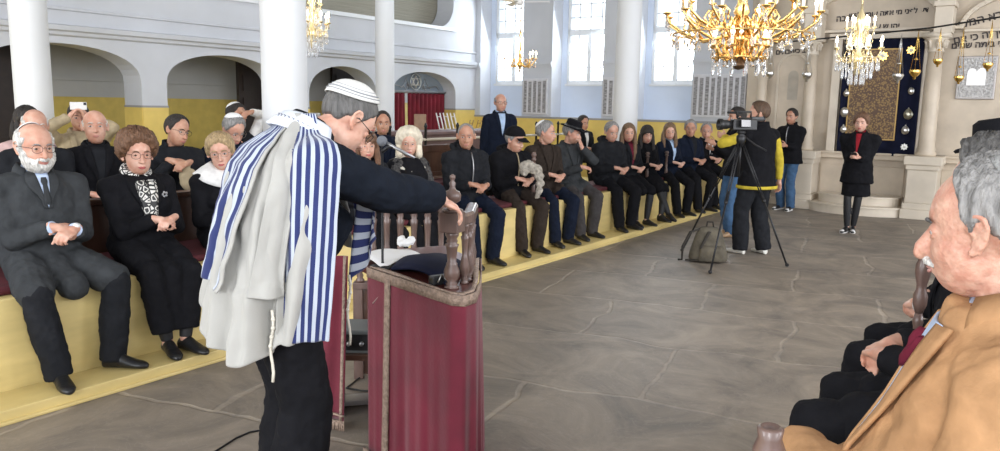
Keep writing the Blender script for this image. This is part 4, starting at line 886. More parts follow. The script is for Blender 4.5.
p = at(520, 62, 12); chandelier((p.x, p.y, p.z), 'small brass chandelier with lit candles in front of the first window', [(8, .24, 0, .08, .05, .1)], [(r*.7, z) for r, z in ST], BRASS, CZ, ndrop=1, aw=.008, light=5)
p = at(519, 2, 10.5); t = empty('ceiling_fan', (p.x, p.y, p.z), 'white ceiling fan above the small brass chandelier', 'fan')
bm = bmesh.new(); lathe(bm, [(.01, -.04), (.05, -.03), (.06, 0), (.05, .03), (.015, .05), (.015, CZ-p.z)], 18); obj('motor', bm, WM, t)
for k, a_ in enumerate((-12, 108, 228)):
    bm = bmesh.new(); box(bm, .05, .40, -.045, .045, -.005, .005, tm=M.Rotation(R(a_), 4, 'Z')@M.Rotation(R(8), 4, 'X')); obj('blade', bm, WM, t, smooth=False, bevel=.004)
# ------------------------------------------------------------------ lectern
LZ = .95; LP = [(-.60, 3.60), (-.19, 3.11), (-.145, 3.10), (-.115, 3.16), (-.105, 3.35), (-.115, 3.85), (-.30, 4.25), (-.66, 4.05), (-.72, 3.80)]
lect = empty('lectern', (-.35, 3.6, 0), 'reading lectern draped in wine-red velvet with old gold braid', 'lectern'); LT = M.Translation((.35, -3.6, 0))
bm = bmesh.new(); prism(bm, LP, LZ-.04, LZ); obj('top_board', bm, mat('polished_mahogany', (.11, .03, .025), .3, coat=.3, var=.2), lect, smooth=False, tm=LT, bevel=.006)
bm = bmesh.new()
for (x, y) in ((-.58, 3.66), (-.16, 3.20), (-.14, 3.8), (-.6, 4.0)): box(bm, x-.03, x+.03, y-.03, y+.03, 0, LZ-.04)
obj('frame', bm, WOOD, lect, smooth=False, tm=LT)
def along(poly, n):
    ps = [V((x, y, 0)) for x, y in poly]; L = [0]
    for p, q in zip(ps, ps[1:]): L.append(L[-1]+(q-p).length)
    out = []
    for i in range(n+1):
        s = L[-1]*i/n
        for k in range(len(ps)-1):
            if s <= L[k+1]+1e-9: f = (s-L[k])/(L[k+1]-L[k]); out.append((ps[k].lerp(ps[k+1], f), s)); break
    return out
front = along([(-.605, 3.59), (-.19, 3.095), (-.14, 3.085), (-.10, 3.15), (-.09, 3.35), (-.10, 3.85)], 110)
cen = V((-.35, 3.6, 0))
bm = bmesh.new(); rows = []
for i in range(13):
    t_ = i/12; z = LZ+.004-(LZ-.015)*t_; rows.append([])
    for p, s in front:
        o = (p-cen).normalized(); w_ = .014*t_*math.sin(s*34+1.2*math.sin(s*7))+.010*t_*math.sin(s*71+2); rows[-1].append(p+o*(.008+w_+.012*t_)+V((.02*t_*(1 if s < .1 else 0), 0, z)))
grid(bm, rows); obj('velvet_cover', bm, REDC, lect, tm=LT, solid=.006)
bm = bmesh.new(); rows = [[p+(p-cen).normalized()*.012+V((0, 0, LZ+.008-.045*k)) for p, s in front] for k in range(2)]; grid(bm, rows); rows = [[p-(p-cen).normalized()*.03*k+V((0, 0, LZ+.010)) for p, s in front] for k in range(2)]; grid(bm, rows); obj('top_braid', bm, TRIM, lect, tm=LT, solid=.006)
bm = bmesh.new(); rows = []
for i in range(13):
    t_ = i/12; z = LZ-.01-(LZ-.03)*t_; rows.append([])
    for j, (p, s) in enumerate(front[12:16]):
        o = (p-cen).normalized(); w_ = .014*t_*math.sin(s*34+1.2*math.sin(s*7))+.010*t_*math.sin(s*71+2); rows[-1].append(p+o*(.016+w_+.012*t_)+V((0, 0, z)))
grid(bm, rows); obj('vertical_braid', bm, TRIM, lect, tm=LT, solid=.005)
bm = bmesh.new(); rows = [[p+(p-cen).normalized()*.036+V((0, 0, .07-.06*k)) for p, s in front[:40]] for k in range(2)]; grid(bm, rows); obj('bottom_braid', bm, TRIM, lect, tm=LT, solid=.006)
pa = at(374, 303, 3.55); pb = at(388, 281, 3.48); bm = bmesh.new(); tube(bm, [pa, pa.lerp(pb, .4)+V((.004, 0, -.008)), pb], [.012, .013, .010], 8, flat=.3); obj('loose_ribbon', bm, mat('pale_ribbon', (.5, .40, .36), .6), lect, tm=LT)
# corner balustrade on the lectern
def baluster_prof(h, r):
    return [(r*.95, 0), (r*.95, h*.03), (r*.6, h*.05), (r*.8, h*.08), (r*.55, h*.11), (r*.95, h*.2), (r*1.0, h*.3), (r*.7, h*.42), (r*.72, h*.44), (r*.55, h*.47), (r*.62, h*.6), (r*.72, h*.72), (r*.9, h*.78), (r*.6, h*.8), (r*.75, h*.84), (r*.6, h*.88), (r*.85, h*.94), (r*.85, h)]
bal = empty('corner_balustrade', (-.20, 3.24, LZ), 'turned brown wooden corner post with urn finial and rail on the lectern', 'balustrade'); q0 = V(bal.location)
bm = bmesh.new(); lathe(bm, baluster_prof(.24, .034), 22); obj('newel_post', bm, WOODG, bal)
bm = bmesh.new(); box(bm, -.042, .042, -.042, .042, .24, .325, tm=M.Rotation(R(-20), 4, 'Z')); lathe(bm, [(.045, .325), (.045, .335), (.03, .34)], 20); obj('newel_block', bm, WOODG, bal, smooth=False, bevel=.004)
bm = bmesh.new(); lathe(bm, [(.022, .335), (.024, .345), (.012, .352), (.012, .358), (.034, .372), (.037, .395), (.030, .410), (.014, .418), (.011, .43), (.014, .445), (.007, .455), (.012, .465), (.012, .475), (.002, .482)], 22); obj('finial', bm, WOODG, bal)
r1 = V((.065, .14, 0)); r2 = V((.07, .42, 0)); bm = bmesh.new()
for p, q in ((V((.02, .02, 0)), r1), (r1, r2)):
    d = (q-p).normalized(); x = V((d.y, -d.x, 0)); loft(bm, [[p+x*a+ZX*z-d*.01 for a, z in ((-.026, .265), (.026, .265), (.026, .30), (.016, .312), (-.016, .312), (-.026, .30))], [q+x*a+ZX*z+d*.01 for a, z in ((-.026, .265), (.026, .265), (.026, .30), (.016, .312), (-.016, .312), (-.026, .30))]])
obj('handrail', bm, WOODG, bal, smooth=False, bevel=.003)
for p in (r1*.62+V((.01, 0, 0)), r1, r1.lerp(r2, .33), r1.lerp(r2, .66), r2): bm = bmesh.new(); lathe(bm, baluster_prof(.265, .021), 16, tuple(p)); obj('baluster', bm, WOODG, bal)
# balustrade at the back of the reading desk
bk = empty('back_balustrade', (-.62, 4.75, 0), 'row of turned brown balusters behind the reading desk papers', 'balustrade'); q0 = V(bk.location); A0 = V((-.86, 4.75, 0)); A1 = V((-.36, 4.75, 0))
for k in range(7): p = A0.lerp(A1, k/6)-q0; bm = bmesh.new(); lathe(bm, [(r, z+.62) for r, z in baluster_prof(.50, .028)], 14, (p.x, p.y, 0)); obj('baluster', bm, WOODG, bk)
bm = bmesh.new(); box(bm, -.28, .30, -.04, .04, 1.12, 1.16); box(bm, -.28, .30, -.04, .04, .58, .62); box(bm, -.28, -.22, -.03, .03, 0, .6); box(bm, .24, .30, -.03, .03, 0, .6); obj('rail', bm, WOODG, bk, smooth=False, bevel=.004)
bm = bmesh.new(); box(bm, -.24, .26, -.015, .015, .03, .58); obj('panel', bm, WOOD, bk, smooth=False)
# papers, book and cloth on the lectern
def sheet(name, quad, m, label, cat, z=LZ, th=.004, curl=.02):
    q = [V((x, y, 0)) for x, y in quad]; rows = []
    for i in range(9):
        u = i/8; rows.append([]);
        for j in range(9):
            v = j/8; p = (q[0]*(1-u)+q[1]*u)*(1-v)+(q[3]*(1-u)+q[2]*u)*v; rows[-1].append(p+ZX*(z+.006+curl*(math.sin(PI*u)*.6+.4*math.sin(PI*v*1.4))))
    bm = bmesh.new(); grid(bm, rows); return tag(obj(name, bm, m, solid=th), label, cat)
sheet('prayer_sheet', [(-.70, 3.78), (-.54, 3.56), (-.36, 3.90), (-.56, 4.10)], PAPER, 'open white paper sheet lying at the left of the lectern', 'paper', curl=.045)
sheet('velvet_cloth', [(-.50, 3.55), (-.22, 3.26), (-.14, 3.72), (-.40, 4.02)], NAVYV, 'dark navy velvet cloth heaped on the lectern top', 'cloth', curl=.055, th=.012)
p = G(405, 247, LZ+.04); bm = bmesh.new(); ell(bm, (p.x, p.y, LZ+.062), (.045, .035, .02)); ell(bm, (p.x+.03, p.y+.01, LZ+.075), (.025, .02, .02)); ell(bm, (p.x-.02, p.y+.02, LZ+.072), (.02, .025, .025)); tag(obj('tissue', bm, PAPER, remesh=.006, smo=1, disp=((.02, .02),)), 'crumpled white tissue on the dark lectern cloth', 'tissue')
p = V((-.235, 3.30, LZ)); t = empty('pointer_case', (p.x, p.y, LZ), 'black case with silver clasps beside the corner post', 'case', rz=R(35)); bm = bmesh.new(); box(bm, -.07, .05, -.02, .02, .004, .045); obj('case', bm, MATS['plastic_black'], t, smooth=False, bevel=.008); bm = bmesh.new(); tube(bm, [(-.05, -.03, .02), (-.03, -.026, .05), (.0, -.026, .012)], .004, 6); obj('clasp', bm, SILV, t)
# side cloth panel, equipment below the desk
t = empty('side_drape', (-.86, 3.9, 0), 'narrow wine-red velvet drape with gold braid left of the lectern', 'drape'); bm = bmesh.new(); rows = []; brd = [[], []]; frg = []
for i in range(15):
    z = .95-.87*i/14; x0 = -.93+(.0)*i-.004*i*(1 if i < 14 else 1); r_ = []
    for j in range(13):
        u = j/12; r_.append(V((x0+(.165+.002*i)*u, 3.93-.05*u+.012*math.sin(u*9+i*.1), z)))
    rows.append(r_)
DT = M.Translation((.86, -3.9, 0)); grid(bm, rows); obj('velvet', bm, REDC, t, tm=DT, solid=.006)
bm = bmesh.new()
for j in (1, 11): tube(bm, [r_[j]+V((0, -.01, 0)) for r_ in rows], .009, 6, flat=.5)
tube(bm, [p+V((0, -.01, .03)) for p in rows[-1]], .010, 6, flat=.6); obj('braid', bm, TRIM, t, tm=DT)
bm = bmesh.new(); 
for k in range(26): u = k/25; x = rows[-1][0].lerp(rows[-1][12], u); tube(bm, [x, x+V((.004*math.sin(k*2), 0, -.055))], .0045, 5)
obj('fringe', bm, TRIM, t, tm=DT)
t = empty('wooden_stand', (-.78, 4.25, 0), 'dark side stand that carries the grey equipment box', 'stand'); bm = bmesh.new(); box(bm, -.14, .2, -.15, .15, .33, .36); box(bm, -.14, -.11, -.15, .15, 0, .33); box(bm, .17, .2, -.15, .15, 0, .33); obj('frame', bm, WOOD, t, smooth=False)
t = empty('equipment_box', (-.75, 4.25, .36), 'grey metal equipment box beside the lectern', 'box'); bm = bmesh.new(); box(bm, -.13, .15, -.12, .12, 0, .13); obj('case', bm, mat('grey_box', (.13, .14, .14), .5), t, smooth=False, bevel=.008); bm = bmesh.new(); box(bm, -.10, .12, -.125, -.12, .02, .11); obj('front_panel', bm, MATS['plastic_black'], t, smooth=False)
for k in range(3): bm = bmesh.new(); tube(bm, [(-.06+.07*k, -.125, .06), (-.06+.07*k, -.145, .06)], .012, 10); obj('knob', bm, GREYM, t)
t = empty('basket', (-.74, 4.20, 0), 'low dark wicker basket on the floor under the stand', 'basket') if False else None
p = G(357, 402); bm = bmesh.new(); box(bm, -.08, .09, -.06, .06, .001, .03, tm=M.Translation(p)@M.Rotation(R(15), 4, 'Z')); t = tag(obj('power_strip', bm, WM, smooth=False, bevel=.006), 'white power strip on the floor by the drape', 'power strip')
bm = bmesh.new(); tube(bm, [p+V((.08, .0, .02)), p+V((.16, .03, .03)), p+V((.14, .12, .02)), p+V((0, .16, .008)), p+V((-.1, .2, .008)), p+V((-.05, .4, .008))], .006, 6); tag(obj('cable', bm, IRON), 'black cable coiling from the white power strip', 'cable')
bm = bmesh.new(); ps = [G(x, y, .006) for x, y in ((205, 458), (222, 447), (236, 438), (250, 432), (275, 428), (300, 426))]; tube(bm, ps, .005, 6); tag(obj('cable', bm, IRON), 'thin black cable on the floor behind the shawl wearer', 'cable')
# microphone on its stand
p = at(382, 141, 3.62); t = empty('microphone_stand', (p.x, p.y, LZ), 'slim microphone stand with a grey foam-headed microphone', 'microphone'); h = p.z-LZ
bm = bmesh.new(); lathe(bm, [(.06, 0), (.06, .012), (.01, .02), (.006, .03), (.006, h-.03)], 16); obj('pole', bm, IRON, t)
bm = bmesh.new(); ell(bm, (0, 0, h), (.025, .025, .025)); obj('foam_head', bm, mat('grey_foam', (.16, .17, .19), .8, bump=.6, bscale=200), t)
bm = bmesh.new(); tube(bm, [(.02, 0, h-.008), (.10, .0, h-.05), (.15, .0, h-.075)], [.008, .008, .006], 10); obj('body', bm, GREYM, t)
bm = bmesh.new(); tube(bm, [(0, 0, h-.05), (.03, 0, h-.025), (.05, 0, h-.028)], .009, 8); obj('clip', bm, IRON, t)
# ------------------------------------------------------------------ turned bench posts
def bench_post(p, H, r, label, group=None, z0=0):
    t = empty('bench_post', (p.x, p.y, z0), label, 'post', group); bm = bmesh.new(); lathe(bm, [(r*.9, 0), (r*.9, H*.3), (r*.6, H*.34), (r*.85, H*.5), (r*.6, H*.74), (r*.8, H*.76), (r*.55, H*.79)], 18); obj('shaft', bm, WOODG, t)
    bm = bmesh.new(); lathe(bm, [(r*.55, H*.79), (r*1.0, H*.82), (r*1.05, H*.85), (r*.7, H*.875), (r*.75, H*.89), (r*1.1, H*.925), (r*1.1, H*.955), (r*.8, H*.975), (r*.9, H*.992), (r*.62, H*.997), (r*.5, H*.990), (.002, H*.980)], 22); obj('turned_head', bm, WOODG, t)
def pz(px, py, Y): return at(px, py, Y)
p = pz(925, 252, 2.6); bench_post(p, p.z-.25, .022, 'turned post head in front of the old man in the camel coat', 'turned posts on the right bench', .25)
p = pz(771, 424, 1.22); bench_post(p, p.z-.25, .024, 'turned post head at the very bottom edge, nearest the camera', 'turned posts on the right bench', .25)
for px, py, lb in ((534, 152, 'turned bench post beside the fluffy white scarf'), (648, 152, 'turned bench post between the two young women'), (667, 151, 'turned bench post beside the woman in the navy coat')):
    d = ray(px, py); d.z = 0; k = -4.72/d.dot(BX); x = d*k; p = V((x.x, x.y, 0)); q = at(px, py, p.y); bench_post(p, q.z-.666, .028, lb, 'turned posts of the left bench', .666)
# right-hand platform and bench
bm = bmesh.new(); box(bm, -.20, 4.2, -2.0, 4.4, 0, .25); box(bm, -.75, -.20, 2.0, 3.6, 0, .25); struct('trim_17', bm, YELP, smooth=False, tm=RMAT)
t = empty('bench', RM(1.6, .1, .25), 'solid dark bench under the three men at the right edge', 'bench', rz=-TH)
bm = bmesh.new(); box(bm, -.20, .25, -2.6, 2.6, .001, .43); obj('seat', bm, WOOD, t, smooth=False, bevel=.01)
bm = bmesh.new(); box(bm, .28, .34, -2.6, 2.6, .001, .88); obj('backrest', bm, WOOD, t, smooth=False, bevel=.01)
# ------------------------------------------------------------------ the people on the benches
WHT = CL['white']; KW = mat('kippah_white', (.78, .77, .76), .8); EY = MATS['frame_dark']
def seat_at(px, py, b, zfloor, zseat, ang, spec, label, body=18, group=None, name='seated_person', fwd=.03):
    """px, py: eye level of the head in the photo; ang: world heading of the gaze (degrees, 0 = +x)"""
    d = ray(px, py); t = b/d.dot(BX); h = V((0, 0, CAM_H))+d*t
    f = bdir(body); s = spec.get('s', 1.03 if not spec.get('fem') else .97)
    lean = spec.get('lean', 4)
    tl = ((h.z-zseat)/s-.095-.133)/.525; tl = max(.72, min(1.12, tl))
    loc = V((h.x, h.y, 0))-f*s*(fwd+math.sin(R(lean))*.38); loc.z = zfloor
    sp = dict(spec); sp['s'] = s; sp['seat'] = (zseat-zfloor)/s; sp['tl'] = tl
    yaw = (-34.3-body)-ang; hp = spec.get('head', (0, 3, 0)); sp['head'] = (yaw, hp[1], hp[2])
    if sp['seat'] > .52 and 'feet' not in sp: sp['feet'] = {q: (q*.13+.02, .42+.04*q, .085) for q in (-1, 1)}
    return person(label, loc, face_rz(f), sp, group, name)
def row1(px, py, ang, spec, label, **k): return seat_at(px, py, spec.pop('b', -4.95), .076, .665, ang, spec, label, **k)
def row2(px, py, ang, spec, label, **k): return seat_at(px, py, spec.pop('b', -6.3), .25, .72, ang, spec, label, **k)
def man(sk, hm, hair, coat, leg='black', **k):
    d = dict(skin=SK[sk], hairm=HM[hm], hair=hair, coatm=CL[coat], legm=CL[leg], shoem=SHB); d.update(k); return d
def lady(sk, hm, hair, coat, leg='black', **k):
    d = dict(fem=True, bust=1, skin=SK[sk], hairm=HM[hm], hair=hair, coatm=CL[coat], legm=CL[leg], shoem=SHB, legs='skirt', skirt=.55, lipm=mat('lipstick', (.45, .09, .09), .4)); d.update(k); return d
SHORT = dict(style='short', t=.010, vol=.006); REC = dict(style='recede', t=.009, vol=.004); BALD = dict(style='recede', bald=34, t=.006)
def longlocks(L=.26, w=.028, x=.072, fr=.03):
    o = []
    for s in (-1, 1):
        o.append(([(s*x, -.005+fr*.3, .05), (s*(x+.010), .0+fr*.3, -.02), (s*(x+.014), .01+fr, -.10), (s*(x+.012), .05+fr, -.10-L*.5), (s*(x+.0), .07+fr, -.06-L)], [w*.6, w, w*1.05, w, w*.45], .75))
        o.append(([(s*.055, -.06, .04), (s*.075, -.06, -.04), (s*.08, -.06, -.12), (s*.075, -.065, -.08-L*.6), (s*.07, -.06, -.04-L*.9)], [w, w*1.3, w*1.35, w*1.1, w*.5], .8))
    o.append(([(0, -.09, .05), (0, -.11, -.05), (0, -.105, -.14), (0, -.115, -.08-L*.7)], [w*1.3, w*1.9, w*1.9, w*.8], .6)); return o
# 1 bearded man in the long coat
p1 = row1(36, 148, -36, man('pink', 'white', dict(style='recede', bald=40, t=.010), 'dgrey', 'charcoal', lod=0, s=1.07, vw=.034, beard=.015, glasses=EY, coatlen=.40, collar='coat', shirtm=CL['lightblue'], tiem=CL['dgrey'], old=1, kippah=dict(m=KW, el=64, tilt=-38, off=.006), g=.024, belly=.02, feet={1: (.13, .47, .085), -1: (-.20, .40, .085)}, syaw={1: 8, -1: -38}, kpole={1: (.4, 1, .6), -1: (-.5, 1, .6)}, hands={1: (.03, .30, .83), -1: (-.06, .33, .81)}, sw=1.12, vdepth=.0, browm=HM['grey']), 'bearded old man in glasses, white skullcap and long dark grey overcoat', body=4)
def local_box(root, name, c, r, m, rot=None): bm = bmesh.new(); ell(bm, c, r, rot); return obj(name, bm, m, root)
J1 = p1[1]; w_ = J1['Wr'][-1]; dd = (w_-J1['E'][-1]).normalized(); bm = bmesh.new(); tube(bm, [w_-dd*.035, w_-dd*.017], [.033, .033], 16); obj('watch_band', bm, mat('watch_gold', (.5, .4, .2), .3, metal=.9), p1[0])
bm = bmesh.new(); tube(bm, [w_-dd*.026+V((.0, .02, .022)), w_-dd*.026+V((.0, .026, .034))], .018, 16); obj('watch_face', bm, WHT, p1[0])
for q in (-1, 1):
    w_ = J1['Wr'][q]; dd = (w_-J1['E'][q]).normalized(); bm = bmesh.new(); tube(bm, [w_-dd*.06, w_-dd*.005], [.040, .038], 16); obj('shirt_cuff', bm, CL['lightblue'], p1[0])
# 2 auburn woman with the chain-print scarf
SC = bpy.data.materials.new('chain_print'); SC.use_nodes = True; nt = SC.node_tree; bs = nt.nodes['Principled BSDF']; tc = nd(nt, 'ShaderNodeTexCoord'); v1 = nd(nt, 'ShaderNodeTexVoronoi', feature='DISTANCE_TO_EDGE'); v1.inputs['Scale'].default_value = 27; nt.links.new(tc.outputs['Object'], v1.inputs[0]); cr = nd(nt, 'ShaderNodeValToRGB'); cr.color_ramp.interpolation = 'CONSTANT'; cr.color_ramp.elements[0].color = (.02, .02, .02, 1); cr.color_ramp.elements[1].position = .10; cr.color_ramp.elements[1].color = (.75, .73, .68, 1); e = cr.color_ramp.elements.new(.26); e.color = (.03, .03, .03, 1); nt.links.new(v1.outputs[0], cr.inputs[0]); nt.links.new(cr.outputs[0], bs.inputs['Base Color'])
p2 = row1(139, 156, -50, lady('lady', 'auburn', dict(style='full', t=.019, vol=.022, fluff=.35, side=.008), 'black', lod=0, s=1.04, sw=1.1, glasses=MATS['frame_dark'], skirt=.85, coatlen=.3, collar='coat', vdepth=.12, hands={1: (.02, .31, .83), -1: (-.07, .32, .83)}, hnorm={1: (0, -.3, -1), -1: (0, -.3, -1)}, old=.6, jaw=1.0, g=.024, feet={1: (.06, .44, .085), -1: (-.05, .46, .085)}, belly=.02), 'auburn-haired woman in black coat with black and white patterned scarf', body=6)
def scarf(pr, m, w=.03, drop=.22, nm='scarf', sp=1.0):
    root, J, tree = pr; N, ax, ay, az = J['N'], J['ax'], J['ay'], J['az']; bm = bmesh.new()
    tube(bm, [N+ax*math.sin(a)*.070+ay*(math.cos(a)*.070+.006)+az*(.008-.03*math.cos(a)) for a in [R(15)+R(330)*j/18 for j in range(19)]], [w*.75]*19, 10)
    for s in (-1, 1):
        pts = []
        for k in range(7):
            z = .15-k*(drop/6)*1.25; x = s*(.036-.006*k*sp); o = J['C']+ax*x+az*z+ay*.45; h = tree.ray_cast(o, -ay, .6); pts.append((h[0] if h[0] else J['C']+ax*x+az*z+ay*.1)+ay*.012)
        tube(bm, pts, [w*.8, w, w, w, w, w*.9, w*.6], 10, flat=.6)
    return obj(nm, bm, m, root, smooth=True, disp=((.03, .012),))
scarf(p2, SC, .038)
h_ = p2[2].ray_cast(p2[1]['C']+p2[1]['ax']*-.11+p2[1]['az']*.06+p2[1]['ay']*.45, -p2[1]['ay'], .6)[0]; bm = bmesh.new()
for k in range(5): ell(bm, h_+p2[1]['ay']*.014+p2[1]['ax']*.014*math.cos(k*1.26)+p2[1]['az']*.014*math.sin(k*1.26), (.009, .006, .009))
obj('brooch', bm, GREYM, p2[0])
# 3 blonde woman with white collar
p3 = row1(225, 154, -75, lady('lady', 'blond', dict(style='full', t=.014, vol=.010, fluff=.3), 'black', lod=1, glasses=MATS['frame_thin'], coatlen=.3, collar=None, head=(0, 4, 6), skirt=.85, old=.6, g=.024, s=1.0, sw=1.1), 'short-haired blonde woman in black coat with broad white collar', body=10)
def big_collar(pr, m, w=.10, nm='white_collar', k=1.0, up=.0):
    root, J, tree = pr; bm = bmesh.new(); N, ax, ay, az = J['N'], J['ax'], J['ay'], J['az']; rows = []
    for r_, z in ((.064, .03), (.085, .012), (.12, -.022), (.155, -.06)): rows.append([N+ax*math.sin(a)*r_*1.15*k+ay*(math.cos(a)*r_*.95*k+.015)+az*(z+up-.05*max(0, math.cos(a))-.3*(r_-.06)*max(0, math.cos(a))) for a in [R(14)+R(332)*j/28 for j in range(29)]])
    grid(bm, rows); obj(nm, bm, m, root, solid=.008)
big_collar(p3, WHT, k=1.2, up=.025)
# second and third rows at the left
row2(35, 122, -50, man('pink', 'white', BALD, 'charcoal', lod=2, s=.97, old=1), 'bald man mostly hidden behind the bearded man in glasses')
row2(96, 127, -62, man('pink', 'white', dict(style='recede', bald=26, t=.004), 'black', lod=1, head=(0, -6, 0), collar='lapel', shirtm=CL['charcoal'], vdepth=.12, old=1), 'bald man in black suit looking up, in the second row')
p6 = row2(174, 131, -28, man('mid', 'dark', REC, 'charcoal', lod=1, glasses=EY, head=(0, 8, -10), hands={1: (.10, .32, .92), -1: (-.02, .35, .90)}, collar='stand', shirtm=None), 'dark-haired man in glasses and charcoal jacket leaning sideways, hands crossed')
bm = bmesh.new(); ell(bm, (-.02, .33, .78), (.07, .06, .12)); obj('beige_hat', bm, CL['beige'], p6[0], remesh=.012, smo=2, disp=((.05, .02),))
row2(231, 127, -40, man('pink', 'grey', SHORT, 'navy', lod=1, head=(0, 30, 0), kippah=dict(m=KW, el=55), glasses=MATS['frame_thin'], old=1), 'grey-haired man in white skullcap bowing his head behind the blonde woman')
row2(26, 117, -35, lady('fair', 'dark', dict(style='full', t=.016, locks=longlocks(.12)), 'pink', lod=2, b=-7.4), 'dark-haired woman in pale pink coat behind the front rows at the left edge')
pp = row2(79, 116, -55, man('fair', 'dark', SHORT, 'beige', lod=2, b=-8.1, hands={1: (.10, .20, 1.24), -1: (-.03, .20, 1.24)}, epole={1: (1, 0, -.6), -1: (-1, 0, -.6)}, hdir={1: (-.5, .2, .8), -1: (.5, .2, .8)}, hnorm={1: (-1, 0, 0), -1: (1, 0, 0)}), 'person in beige coat holding a white phone up in front of the face')
p = at(80, 113, 6.45); f = bdir(20); bm = bmesh.new(); box(bm, -.075, .075, -.005, .005, -.038, .038); t = empty('phone', p-f*-.28+V((0, 0, 0)), 'white phone held up sideways by the person in the beige coat', 'phone', rz=face_rz(f)); t.location = pp[0].matrix_basis@V((.03, .235, 1.34)); obj('case', bm, WM, t, smooth=False, bevel=.004); bm = bmesh.new(); box(bm, -.07, -.045, .005, .008, .008, .034); obj('camera_bump', bm, IRON, t, smooth=False)
row2(236, 113, -30, man('mid', 'dark', SHORT, 'charcoal', lod=2, b=-7.3, kippah=dict(m=KW, el=55), vest=CL['white'], hands={1: (.12, .25, 1.0), -1: (-.10, .22, 1.30)}), 'man in white skullcap and white sleeves behind the bowed grey-haired man')
# around the white-haired woman
row2(384, 123, -75, man('mid', 'dark', REC, 'navy', lod=2, b=-6.4), 'dark-haired man in navy jacket left of the white-haired woman')
row2(371, 123, -60, lady('fair', 'blond', dict(style='full', t=.02), 'black', lod=2, b=-7.1), 'blonde woman half hidden behind the dark-haired man in navy')
row1(368, 146, -70, lady('fair', 'auburn', dict(style='bangs', t=.014, locks=longlocks(.08)), 'charcoal', lod=2), 'auburn woman with a fringe just right of the shawl wearer')
p8 = row1(411, 144, -82, lady('lady', 'pblond', dict(style='full', t=.024, vol=.014, side=.014, locks=longlocks(.01, .034, .076, .0)), 'black', lod=1, vest=None, coatlen=.1, collar=None, skirt=.9, hands={1: (.10, .30, .83), -1: (-.10, .30, .83)}), 'white-haired woman in black with an open dark fur wrap')
FUR = mat('dark_fur', (.035, .033, .034), .95, bump=1, bscale=160, var=.6, vscale=60, col2=(.12, .115, .11))
bm = bmesh.new(); J = p8[1]
for s in (-1, 1):
    S_, E_, C_, P_, ax, ay, az = J['S'][s], J['E'][s], J['C'], J['P'], J['ax'], J['ay'], J['az']
    cap(bm, S_-ax*s*.02, E_, .085, .08); cap(bm, C_+ax*s*.12+az*.12+ay*.03, P_+ax*s*.19+ay*.10+ZX*.04, .055, .06); cap(bm, E_, J['Wr'][s]-V((0, .06, 0)), .07, .055)
obj('fur_wrap', bm, FUR, p8[0], remesh=.012, smo=2, disp=((.03, .03), (.012, .01)))
big_collar(p8, CL['cream'], nm='pale_scarf')
# the front row to the right
row1(468, 137, -86, man('tan', 'grey', dict(style='recede', t=.002, vol=0), 'charcoal', 'navy', lod=1, hood=True, collar='stand', zip=GREYM, g=.032, ag=.026, coatw=((.07, .03), (.03, .01))), 'bald man in black hooded puffer jacket seated beside the lectern corner post', body=22)
p10 = row1(514, 141, -40, man('pink', 'grey', SHORT, 'black', 'brown', lod=1, head=(0, 14, 0), hood=True, collar='stand', g=.03, ag=.026, zip=CL['beige'], old=1, kippah=None, hands={1: (.03, .34, .88), -1: (-.05, .35, .88)}) | {}, 'man in black peaked cap and brown trousers', body=22) if False else None
sp = man('pink', 'grey', SHORT, 'black', 'brown', lod=1, head=(0, 14, 0), hood=True, collar='stand', g=.03, ag=.026, zip=CL['beige'], old=1)
p10 = row1(514, 141, -40, sp, 'old man in black peaked cap, black jacket and brown trousers', body=22)
def hat(pr, kind, m):
    T = pr[1]['H']; bm = bmesh.new()
    if kind == 'cap':
        cap_mesh(bm, T, .020, 24, -10); obj('cap_crown', bm, m, pr[0], solid=.004); bm = bmesh.new(); rows = []
        for k in range(4): rows.append([T@V((.082*math.sin(a)*(1-.05*k), .03+(.075+.024*k)*math.cos(a), .052-.008*k-.014*abs(math.sin(a)))) for a in [R(-62)+R(124)*j/12 for j in range(13)]])
        grid(bm, rows); obj('cap_peak', bm, m, pr[0], solid=.005)
    else:
        tm = T@M.Translation(V((0, -.006, .052)))@M.Rotation(R(-6), 4, 'X')
        rw = [(.145, -.004), (.150, .004), (.142, .010), (.100, .004), (.095, .012), (.092, .05), (.088, .085), (.070, .098), (.03, .090), (.001, .088)]
        rings = [[tm@V((r*.86*math.cos(2*PI*k/32), r*1.02*math.sin(2*PI*k/32), z+(.014*abs(math.cos(2*PI*k/32))**2 if r > .12 else 0))) for k in range(32)] for r, z in rw]; loft(bm, rings); obj('hat', bm, m, pr[0])
        bm = bmesh.new(); rings = [[tm@V((r*.86*math.cos(2*PI*k/32), r*1.02*math.sin(2*PI*k/32), z)) for k in range(32)] for r, z in ((.097, .012), (.0965, .035))]; grid(bm, rings, True); obj('hat_band', bm, SHB, pr[0], solid=.002)
hat(p10, 'cap', CL['black'])
row1(546, 133, -22, man('pink', 'grey', SHORT, 'brown', 'navy', lod=1, kippah=dict(m=KW, el=60, tilt=-40), g=.028, ag=.02, collar='coat', coatlen=.2), 'grey-haired man in dark brown jacket and blue trousers, seen in half profile', body=20)
sp = man('pink', 'grey', SHORT, 'dgrey', 'greytr', lod=1, g=.028, ag=.02, coatlen=.22, hands={1: (.02, .33, .86), -1: (-.02, .24, 1.10)}, epole={-1: (-.8, .3, -.8)}, hdir={-1: (.25, -.25, 1)}, hnorm={-1: (.5, -1, 0)}, head=(0, 12, 0))
p12 = row1(571, 133, -22, sp, 'man in wide-brimmed black hat with one hand raised to his face', body=20); hat(p12, 'wide', CL['black'])
row2(584, 124, -60, man('mid', 'dark', SHORT, 'black', lod=2, b=-7.0, shirtm=WHT), 'dark-haired man peering from behind the man in the wide-brimmed hat')
